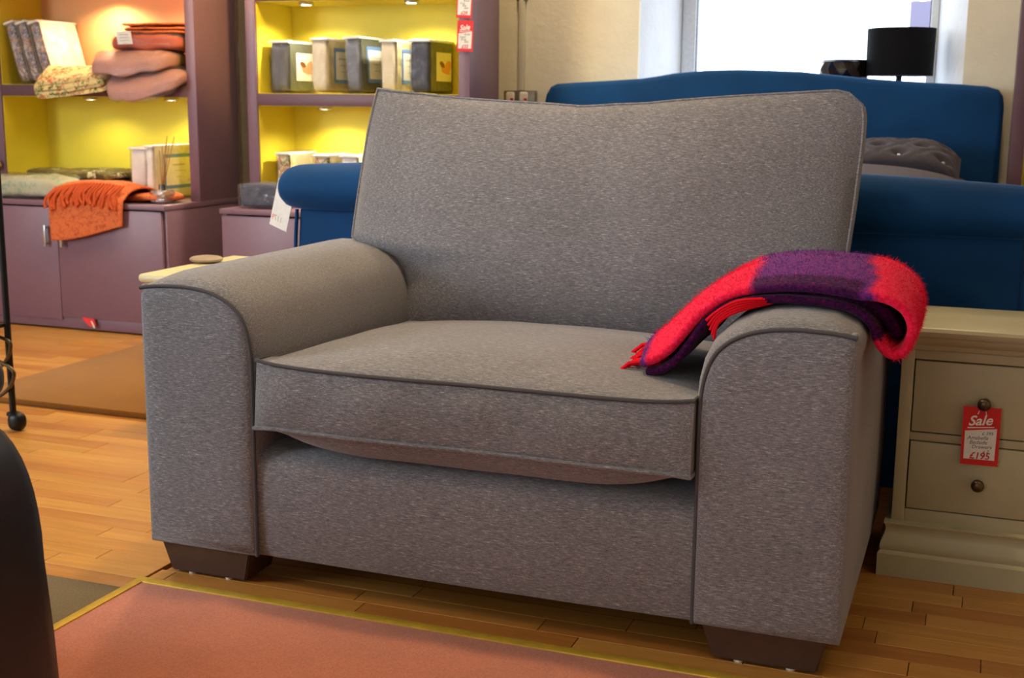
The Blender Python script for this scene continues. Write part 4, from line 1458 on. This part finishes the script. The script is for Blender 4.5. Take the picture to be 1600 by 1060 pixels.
def pack(lab, x0, x1, y0, y1, z0, h, cloth, cover, kind, group, rot=0.0, name='bedding_pack'):
    p = root(name, ((x0 + x1) / 2, (y0 + y1) / 2, z0), lab, 'bedding pack', group)
    cx, cy, cz = (x0 + x1) / 2, (y0 + y1) / 2, z0 + h / 2
    sx, sy = x1 - x0, y1 - y0
    R4 = Matrix.Translation((cx, cy, z0)) @ Matrix.Rotation(rot, 4, 'Y') @ Matrix.Translation((-cx, -cy, -z0))
    R3 = R4.to_3x3()
    c = R4 @ Vector((cx - 0.002, cy, cz + 0.001))
    soft('folded_cloth', c, (sx - 0.010, sy - 0.012, h - 0.012), cloth, p, 9, 9, 0.004, 26, R3, seed=int(abs(x0) * 100), flat_bottom=False)
    s = soft('plastic_case', R4 @ Vector((cx, cy, cz)), (sx, sy, h), 'plastic', p, 14, 9, 0.0015, 30, R3, seed=3, flat_bottom=False)
    # zip band along the upper edge
    box('zip_band', x0 - 0.001, x1 + 0.001, y0 - 0.001, y1 + 0.001, z0 + h - 0.016, z0 + h - 0.006, 'whitecard', s, 0.002, xform=R4)
    # card insert with its print, on the broad face
    F = R4 @ frame_at((x1 - 0.001, cy, cz), (0, 1, 0), (0, 0, 1))
    ins = sheet('card_insert', F, sy - 0.03, h - 0.03, cover, p, 0.0008)
    F2 = F @ Matrix.Translation((0.02, 0.0, 0.0012))
    if kind == 'photo':
        person_print(F2, ins, sy * 0.62, h * 0.52)
    elif kind == 'frame':
        W_, H_ = sy * 0.62, h * 0.56
        for (dx, dy, a, b) in ((0, H_ / 2, W_ + 0.016, 0.016), (0, -H_ / 2, W_ + 0.016, 0.016), (-W_ / 2, 0, 0.016, H_), (W_ / 2, 0, 0.016, H_)):
            sheet('printed_frame', F2 @ Matrix.Translation((dx, dy, 0)), a, b, 'blueprint', ins, 0.0005)
        sheet('printed_panel', F2 @ Matrix.Translation((0, 0, -0.0002)), W_, H_, 'card', ins, 0.0004)
        # print too small to read in the place: rows of fine grey strokes
        for i, (wd, n) in enumerate(((0.095, 9), (0.07, 1), (0.05, 1))):
            for q in range(n):
                sheet('printed_line', F2 @ Matrix.Translation((wd * ((q + 0.5) / n - 0.5), 0.03 - 0.028 * i, 0.0008)), wd / n * (0.7 if n > 1 else 1), 0.008 if n > 1 else 0.0025, 'greyink', ins, 0.0002)
    return p
GT = 'bedding packs on the upper shelf of the right-hand unit'
zR = 1.089
pack('charcoal bedding pack with sleeper photo, leftmost in the row', -3.035, -2.935, 4.985, 5.235, zR, 0.235, 'packgrey', 'insert', 'photo', GT)
pack('cream bedding pack with blue frame beside the charcoal pack', -2.822, -2.735, 4.975, 5.235, zR, 0.245, 'packcream', 'sand', 'frame', GT)
pack('shiny steel grey bedding pack tilted in the middle of the row', -2.640, -2.560, 4.965, 5.235, zR, 0.250, 'packsteel', 'insert', 'frame', GT, rot=-0.05)
pack('cream bedding pack between the steel grey and navy packs', -2.488, -2.408, 4.985, 5.235, zR, 0.235, 'packcream', 'sand', 'frame', GT)
pack('navy bedding pack with sleeper photo, beside the sale tickets', -2.345, -2.245, 4.975, 5.235, zR, 0.235, 'packnavy', 'insert', 'photo', GT)
GB = 'bedding packs on the lower shelf of the right-hand unit'
pack('cream pack on the lower shelf nearest the yellow side', -3.015, -2.945, 4.985, 5.235, 0.597, 0.235, 'floralB', 'sand', 'plain', GB)
pack('tan pack second along on the lower yellow shelf', -2.825, -2.745, 4.985, 5.235, 0.597, 0.230, 'floralB', 'sand', 'plain', GB)
pack('pale grey pack third along on the lower yellow shelf', -2.690, -2.60, 4.985, 5.235, 0.597, 0.230, 'packwhite', 'card', 'plain', GB)
GW = 'white bedding packs on the left cupboard top'
pack('plain white bedding pack behind the orange throw', -3.755, -3.655, 4.905, 5.20, 0.597, 0.245, 'packwhite', 'packwhite', 'plain', GW)
pack('white bedding pack with blue printed frame behind the diffuser', -3.622, -3.575, 4.845, 5.20, 0.597, 0.258, 'packwhite', 'card', 'frame', GW)
pf = root('navy_sheet_pack', (-2.93, 4.80, 0.596), 'flat navy folded sheet pack on the right cupboard top', 'bedding pack')
soft('folded_cloth', (-2.93, 4.80, 0.652), (0.205, 0.19, 0.098), 'packnavy', pf, 9, 9, 0.003, 26, flat_bottom=False)
soft('plastic_case', (-2.93, 4.80, 0.650), (0.222, 0.205, 0.108), 'plastic', pf, 14, 9, 0.0015, 30, flat_bottom=False)

# leaning floral packs, upper left shelf
GF = 'floral bedding packs leaning on the upper left shelf'
for i, (bx, lab) in enumerate(((-4.405, 'floral bedding pack leaning against the shelf side, leftmost of three'), (-4.335, 'floral bedding pack leaning in the middle of three'), (-4.262, 'floral bedding pack with pale cover, rightmost of three leaning'))):
    pack(lab, bx, bx + 0.058, 4.955, 5.24, 1.130, 0.305, 'floralA', 'card', 'plain', GF, rot=-0.27)
Fp = frame_at((-4.240, 5.08, 1.30), (0, 1, 0), (-0.27, 0, 1))

# soft goods on the upper left shelf
def goods(name, lab, cat, c, s, cloth, rotz, seed, bag=False, k=4.5, amp=0.012, fold=0.0, group=None, layers=1, dz=0.0, extra=None, droop=None):
    g = root(name, (c[0], c[1], c[2] - s[2] / 2), lab, cat, group)
    R = Matrix.Rotation(rotz, 3, 'Z')
    if extra is not None:
        R = R @ extra
    for i in range(layers):
        hh = s[2] / layers
        soft('folded_layer', (c[0] + 0.006 * math.sin(i * 2.1 + seed), c[1] + 0.005 * math.cos(i * 1.7), c[2] - s[2] / 2 + hh * (i + 0.5)), (s[0] * (1 - 0.02 * (i % 2)), s[1], hh * 1.04), cloth, g, k, 11, amp / (1 + 0.4 * (layers - 1)), 11, R, seed + i, flat_bottom=True, fold=fold, droop=droop)
    if bag:
        soft('plastic_bag', (c[0], c[1], c[2] + 0.003), (s[0] + 0.03, s[1] + 0.02, s[2] + 0.012), 'plastic', g, 4.0, 12, amp * 0.8, 18, R, seed + 5, flat_bottom=True, droop=droop)
    return g
DR = (4.918, 1.1)
goods('floral_quilt', 'folded floral cotton quilt overhanging the upper left shelf', 'quilt', (-4.02, 4.965, 1.168), (0.38, 0.32, 0.080), 'floralB', 0.16, 2, layers=4, amp=0.012, k=9, droop=(4.918, 1.1))
goods('pink_bedlinen', 'dusty pink bedlinen in clear bag, lowest of the pile', 'bedlinen', (-3.63, 4.975, 1.160), (0.37, 0.34, 0.074), 'pink', 0.10, 3, bag=True, droop=(4.918, 1.5), amp=0.016)
goods('pink_bedlinen', 'dusty pink bedlinen in clear bag, middle of the pile', 'bedlinen', (-3.70, 4.98, 1.236), (0.40, 0.32, 0.078), 'pink', 0.12, 4, bag=True, droop=(4.918, 1.0), amp=0.016)
g = goods('rust_bedspread', 'rust red bedspread in clear bag with white label', 'bedspread', (-3.645, 5.03, 1.314), (0.38, 0.28, 0.078), 'rust', 0.02, 6, bag=True, amp=0.014)
Ft = frame_at((-3.722, 4.874, 1.332), (1, 0, 0.02), (0.12, -0.2, 1))
sheet('paper_label', Ft, 0.082, 0.058, 'whitecard', g, 0.0008)
for i in range(3):
    sheet('printed_line', Ft @ Matrix.Translation((0.0, 0.014 - 0.013 * i, 0.0010)), 0.05, 0.0025, 'greyink', g, 0.0002)
goods('orange_blanket', 'folded orange blanket on top of the rust bedspread', 'blanket', (-3.60, 5.05, 1.376), (0.40, 0.29, 0.052), 'orange', 0.02, 8, k=3.5, amp=0.014, layers=3)

# soft goods on the cupboard top at the left
goods('olive_quilt', 'olive leaf print quilt folded at the back of cupboard top', 'quilt', (-4.10, 5.05, 0.657), (0.58, 0.30, 0.122), 'floralC', 0.05, 12, layers=3, amp=0.02)
goods('pale_quilt', 'pale floral quilt in clear bag at the front of cupboard top', 'quilt', (-4.24, 4.80, 0.646), (0.46, 0.24, 0.100), 'floralD', 0.04, 14, bag=True, amp=0.018, k=3.6)

# orange damask throw draped over the cupboard edge
def orange_throw():
    o = root('orange_throw', (-3.79, 4.72, 0.596), 'orange damask throw with knotted fringe draped over the cupboard edge', 'throw')
    # heap on top and the panel hanging over the front edge: one folded cloth
    nx, ns = 30, 40
    prof = [(4.94, 0.612), (4.90, 0.628), (4.84, 0.655), (4.78, 0.668), (4.72, 0.662), (4.67, 0.645), (4.638, 0.618), (4.630, 0.58), (4.629, 0.53), (4.630, 0.48), (4.632, 0.43)]
    pts = cr([(0, a, b) for a, b in prof], ns + 1)
    vs, fs = [], []
    for j, p in enumerate(pts):
        t = j / ns
        for i in range(nx + 1):
            u = i / nx
            x = -3.985 + (0.395 + 0.03 * (1 - t)) * u
            z = p.z
            yy = p.y
            heap = max(0, 1 - t / 0.62)
            z += heap * (0.030 * math.sin(PI * u) ** 0.8 - 0.035 * max(0, u - 0.55)) * min(1, t * 6)
            z = max(z, 0.604) if yy > 4.65 else z
            nn = noise.noise(Vector((x * 9, t * 5, 2.2)))
            z += 0.010 * nn * heap
            yy -= 0.006 * max(0, noise.noise(Vector((x * 14, 1.0, t * 2)))) * (t > 0.6) + 0.003 * (t > 0.6)
            if t > 0.6:
                low = 0.020 * (1 - u) - 0.030 * (u - 0.25) ** 2 * 2 + 0.055 * max(0, u - 0.3)
                z += ((t - 0.6) / 0.4) * (0.018 * math.cos(u * 3.0) * -1 + 0.045 * u ** 2 + 0.006)
            vs.append((x, yy, z))
    for j in range(ns):
        for i in range(nx):
            a = j * (nx + 1) + i
            fs.append((a, a + 1, a + nx + 2, a + nx + 1))
    c = mk('cloth', vs, fs, 'orange', o, True, angle=180)
    md = c.modifiers.new('thickness', 'SOLIDIFY')
    md.thickness = 0.008
    md.offset = 1
    soft('folded_end', (-3.60, 4.83, 0.618), (0.34, 0.20, 0.036), 'orange', o, 3.5, 12, 0.010, 11, Matrix.Rotation(-0.18, 3, 'Z'), 4)
    # knotted fringe across the front
    rng = random.Random(4)
    for i in range(22):
        u = i / 21
        x = -3.975 + 0.37 * u
        z = 0.648 - 0.004 * u + 0.018 * math.sin(PI * u) + (0.02 * u)
        pts = [(x + 0.012, 4.652, z + 0.012), (x + 0.004, 4.630, z - 0.006), (x - 0.012 + rng.uniform(-.01, .01), 4.616, z - 0.032), (x - 0.018 + rng.uniform(-.012, .012), 4.612, z - 0.060), (x - 0.016 + rng.uniform(-.016, .016), 4.610, z - 0.078 - rng.uniform(0, .02))]
        tube('tassel', cr(pts, 9), 0.0062, 'orangefringe', o, 6, taper=(0.8, 1.15))
orange_throw()

# reed diffuser
def diffuser():
    d = root('reed_diffuser', (-3.475, 4.77, 0.596), 'small glass reed diffuser with wooden sticks at the cupboard corner', 'reed diffuser')
    x, y, z = -3.475, 4.77, 0.597
    soft('glass_bottle', (x, y, z + 0.030), (0.082, 0.082, 0.060), 'bottleglass', d, 10, 7, flat_bottom=False)
    soft('scented_oil', (x, y, z + 0.024), (0.070, 0.070, 0.038), 'amber', d, 10, 6, flat_bottom=False)
    lathe('neck_collar', (x, y, z + 0.059), [(0.016, 0.0), (0.016, 0.024), (0.013, 0.027), (0.012, 0.027)], 'chrome', d, 20)
    for (dx, dy, h) in ((0.052, -0.02, 0.215), (0.068, 0.01, 0.212), (0.012, 0.02, 0.170), (0.004, -0.015, 0.150), (0.030, 0.0, 0.182), (0.036, 0.015, 0.178), (0.024, -0.02, 0.168)):
        tube('reed', [(x - dx * 0.1, y - dy * 0.1, z + 0.02), (x + dx, y + dy, z + 0.086 + h)], 0.0017, 'reed', d, 6)
diffuser()
rt = root('red_paper_tag', (-3.81, 4.650, 0.030), 'crumpled red paper tag caught under the right cupboard door', 'paper tag')
mk('paper', [(-3.86, 4.650, 0.066), (-3.79, 4.648, 0.062), (-3.775, 4.640, 0.036), (-3.80, 4.636, 0.024), (-3.835, 4.642, 0.044)], [(0, 1, 2, 3, 4)], 'redcard', rt, False)
mk('torn_edge', [(-3.80, 4.6355, 0.055), (-3.79, 4.6355, 0.052), (-3.775, 4.6350, 0.022), (-3.785, 4.6350, 0.022)], [(0, 1, 2, 3)], 'card', rt, False)

# sale tickets on the right-hand unit's upright
ticket('sale_ticket', 'red sale ticket reading 33 stuck to the mauve upright', frame_at((-2.060, 4.923, 1.327), (1, 0, -0.03), (0.02, 0, 1)), 0.072, 0.126,
       [('from', 0.14, 0.20), ('Super', -0.14, 0.17), ('King', -0.10, 0.17), ('Sets', 0.06, 0.17)], '£33', 'redink')
ticket('sale_ticket', 'upper red sale ticket reading 29 above another ticket', frame_at((-2.063, 4.924, 1.462), (1, 0, -0.05), (0.06, 0, 1)), 0.070, 0.126,
       [('from', 0.14, 0.20), ('King', -0.14, 0.17), ('Size', -0.02, 0.17), ('Sets', 0.10, 0.17)], '£29', 'redink')

# ================================================================== WALL FITTINGS
so = root('double_socket', (-2.012, 5.48, 1.07), 'metal double wall socket with white switches beside the bed', 'wall socket')
box('box', -2.088, -1.936, 5.445, 5.479, 1.035, 1.112, 'grille', so, 0.004)
for xx in (-2.050, -1.985):
    s = soft('rocker_switch', (xx - 0.004, 5.441, 1.082), (0.040, 0.012, 0.048), 'switch', so, 5, 6, flat_bottom=False)
    box('indicator', xx - 0.002, xx + 0.014, 5.4335, 5.436, 1.068, 1.078, 'redcard', s, 0.001)
cd = root('cable_trunking', (-2.011, 5.48, 1.11), 'white vertical cable trunking running up from the wall socket', 'trunking')
box('channel', -2.026, -1.996, 5.462, 5.479, 1.112, 2.74, 'plaster', cd, 0.003)
box('cover_strip', -2.022, -2.000, 5.458, 5.463, 1.114, 2.738, 'plaster', cd, 0.002)
box('clip', -2.034, -1.988, 5.460, 5.479, 1.506, 1.522, 'grille', cd, 0.002)
wp = root('boxed_pipe', (-3.48, 5.45, 0), 'pale boxed-in pipe between the two mauve shelving units', 'pipe boxing')
box('boxing', -3.62, -3.452, 5.40, 5.478, 0.0, 2.74, 'plaster', wp, 0.003)
box('cover_plate', -3.56, -3.448, 5.385, 5.40, 1.255, 1.335, 'plaster', wp, 0.003)

# ================================================================== WINDOW-SILL LAMPS
def drum_lamp():
    l = root('table_lamp', (-0.377, 5.66, 0.98), 'table lamp with black drum shade on the window sill', 'table lamp')
    x, y = -0.377, 5.66
    lathe('base', (x, y, 0.981), [(0.0, 0.0), (0.055, 0.0), (0.055, 0.012), (0.02, 0.022), (0.014, 0.04)], 'black', l, 28)
    lathe('stem', (x, y, 1.015), [(0.013, 0.0), (0.013, 0.19)], 'black', l, 16)
    lathe('shade', (x, y, 1.184), [(0.134, 0.0), (0.137, 0.0), (0.140, 0.195), (0.137, 0.195), (0.134, 0.002)], 'shade', l, 48)
    lathe('shade_spider', (x, y, 1.20), [(0.0, 0.0), (0.134, 0.002), (0.134, 0.004), (0.0, 0.006)], 'black', l, 12)
drum_lamp()
def facet_lamp():
    l = root('facet_lamp', (-0.60, 5.66, 0.98), 'chrome lamp with smoked faceted shade beside the black lamp', 'table lamp')
    x, y = -0.605, 5.66
    lathe('base', (x, y, 0.981), [(0.0, 0.0), (0.05, 0.0), (0.05, 0.01), (0.012, 0.02), (0.010, 0.17)], 'chrome', l, 20)
    rng = random.Random(9)
    seg, rows = 14, 3
    vs, fs = [], []
    for r in range(rows + 1):
        for s in range(seg):
            a = 2 * PI * (s + 0.5 * (r % 2)) / seg
            rr = 0.100 + rng.uniform(-0.006, 0.006)
            vs.append((x + rr * math.cos(a), y + rr * math.sin(a), 1.145 + 0.100 * r / rows))
    for r in range(rows):
        for s in range(seg):
            a, b = r * seg + s, r * seg + (s + 1) % seg
            c, d = a + seg, (r + 1) * seg + (s + 1) % seg
            if r % 2:
                fs += [(a, b, d), (a, d, c)]
            else:
                fs += [(a, b, c), (b, d, c)]
    sh = mk('shade', vs, fs, 'smoked', l, False)
    lathe('rim', (x, y, 1.243), [(0.102, 0.0), (0.104, 0.003), (0.102, 0.008), (0.098, 0.004)], 'chrome', sh, 28)
    lathe('rim', (x, y, 1.140), [(0.102, 0.0), (0.104, 0.003), (0.102, 0.008), (0.098, 0.004)], 'chrome', sh, 28)
facet_lamp()

# ================================================================== BEYOND THE GLASS
def house(x, y, wd, dp, zb, eave, ridge, lab, chim):
    h = root('terraced_house', (x, y, zb), lab, 'house')
    box('wall', x - wd / 2, x + wd / 2, y, y + dp, zb, eave, 'pale', h, 0)
    vs = [(x - wd / 2 - .2, y - .3, eave), (x + wd / 2 + .2, y - .3, eave), (x + wd / 2 + .2, y + dp + .3, eave), (x - wd / 2 - .2, y + dp + .3, eave), (x - wd / 2 - .2, y + dp / 2, ridge), (x + wd / 2 + .2, y + dp / 2, ridge)]
    mk('roof', vs, [(0, 1, 5, 4), (2, 3, 4, 5), (0, 4, 3), (1, 2, 5), (0, 3, 2, 1)], 'pale', h, False)
    for cx in chim:
        c = box('chimney', cx - .35, cx + .35, y + dp / 2 - .3, y + dp / 2 + .3, ridge - .6, ridge + 1.0, 'slate', h, 0)
        for k in (-.2, .2):
            lathe('chimney_pot', (cx + k, y + dp / 2, ridge + 1.0), [(.12, 0), (.10, .35)], 'pale', c, 8)
    for i in range(4):
        wx = x - wd / 2 + wd * (i + .5) / 4
        wo = box('window', wx - .45, wx + .45, y - .04, y + .02, eave - 1.9, eave - .6, 'upvc', h, 0)
        box('pane', wx - .36, wx + .36, y - .05, y - .03, eave - 1.8, eave - .7, 'slate', wo, 0)
house(2.2, 38.0, 9.0, 7.0, -3.0, 2.5, 3.2, 'pale slate-roofed terraced house seen faintly through the window', (-1.5, -2.2, 0.6))
structure(box('ground_outside', -30, 30, 6.5, 80, -3.2, -3.0, 'pale', bev=0))

# ================================================================== DRINKS TROLLEY AT THE LEFT EDGE
def trolley():
    t = root('drinks_trolley', (-3.2, 2.95, 0), 'black metal trolley with bronze scrollwork at the left edge', 'trolley')
    xs, ys = (-3.46, -2.892), (2.76, 3.129)
    for x in xs:
        for y in ys:
            tube('post', [(x, y, 0.055), (x, y, 0.86)], 0.0105, 'black', t, 12)
            c = lathe('caster', (x, y, 0.040), [(0.010, 0.022), (0.020, 0.018), (0.021, 0.010), (0.014, 0.002), (0.010, 0.0)], 'black', t, 16)
            soft('wheel', (x + 0.018, y - 0.004, 0.031), (0.058, 0.050, 0.062), 'black', c, 2.4, 6, flat_bottom=False)
    for z in (0.34, 0.82):
        box('tray', xs[0], xs[1], ys[0], ys[1], z, z + 0.012, 'black', t, 0.003)
    for y in ys:
        tube('scroll', cr([(xs[1] - 0.20, y - 0.012, 0.335), (xs[1] - 0.10, y - 0.014, 0.322), (xs[1] - 0.02, y - 0.014, 0.306), (xs[1] + 0.018, y - 0.014, 0.292), (xs[1] + 0.016, y - 0.014, 0.262), (xs[1] - 0.004, y - 0.014, 0.228), (xs[1] - 0.035, y - 0.014, 0.20), (xs[1] - 0.06, y - 0.014, 0.17)], 40), 0.0062, 'bronze', t, 8)
        tube('scroll', cr([(xs[1] - 0.05, y - 0.016, 0.235), (xs[1] - 0.01, y - 0.016, 0.222), (xs[1] + 0.020, y - 0.016, 0.205), (xs[1] + 0.028, y - 0.016, 0.186), (xs[1] + 0.012, y - 0.016, 0.150), (xs[1] - 0.03, y - 0.016, 0.115), (xs[1] - 0.09, y - 0.016, 0.095)], 40), 0.0062, 'bronze', t, 8)
trolley()

# ================================================================== BLACK LEATHER ARMCHAIR, LEFT FOREGROUND
def leather_chair():
    a = root('leather_armchair', (-1.9, 1.25, 0), 'black leather armchair with rounded arm at the left foreground', 'armchair')
    # near arm: upright slab with a fully rounded crown
    def arm_(name, xr, y0, y1, top, wd):
        prof = []
        n = 20
        for i in range(n + 1):
            t = PI * i / n
            prof.append((xr - wd / 2 + wd / 2 * math.copysign(abs(math.cos(t)) ** 0.75, math.cos(t)), top - 0.24 + 0.24 * math.sin(t) ** 0.9))
        prof = [(xr + 0.020, 0.06), (xr + 0.012, 0.22)] + prof + [(xr - wd, 0.22), (xr - wd, 0.06)]
        m = len(prof)
        sec = [(y0, 0.80), (y0 + 0.012, 0.90), (y0 + 0.04, 0.97), (y0 + 0.09, 1.0), (y1 - 0.09, 1.0), (y1 - 0.04, 0.97), (y1 - 0.012, 0.9), (y1, 0.8)]
        vs, fs = [], []
        cx, cz = xr - wd / 2, top * 0.5
        for (yy, s) in sec:
            for (x, z) in prof:
                vs.append((cx + (x - cx) * s, yy, cz + (z - cz) * s))
        for k in range(len(sec) - 1):
            for i in range(m):
                j = (i + 1) % m
                fs.append((k * m + i, k * m + j, (k + 1) * m + j, (k + 1) * m + i))
        fs.append(tuple(range(m)))
        fs.append(tuple((len(sec) - 1) * m + i for i in range(m)))
        return mk(name, vs, fs, 'leather', a, True, angle=60)
    arm_('arm', -1.318, 0.90, 1.50, 0.60, 0.30)
    arm_('arm', -2.18, 0.90, 1.50, 0.60, 0.30)
    soft('seat_cushion', (-1.90, 1.18, 0.38), (0.56, 0.60, 0.20), 'leather', a, 5, 10, flat_bottom=False)
    soft('seat_base', (-1.90, 1.20, 0.19), (0.60, 0.58, 0.24), 'leather', a, 10, 6, flat_bottom=False)
    soft('backrest', (-1.95, 1.60, 0.53), (0.50, 0.20, 0.82), 'leather', a, 4.5, 12, flat_bottom=False)
    soft('headrest', (-1.95, 1.58, 0.90), (0.34, 0.16, 0.20), 'leather', a, 3, 10, flat_bottom=False)
    soft('arm_bolster', (-1.706, 1.56, 0.594), (0.39, 0.24, 0.096), 'leather', a, 3.2, 10, flat_bottom=False)
    for x in (-1.50, -2.36):
        for y in (1.00, 1.40):
            box('leg', x - 0.03, x + 0.03, y - 0.03, y + 0.03, 0.0, 0.08, 'darkwood', a, 0.004)
leather_chair()
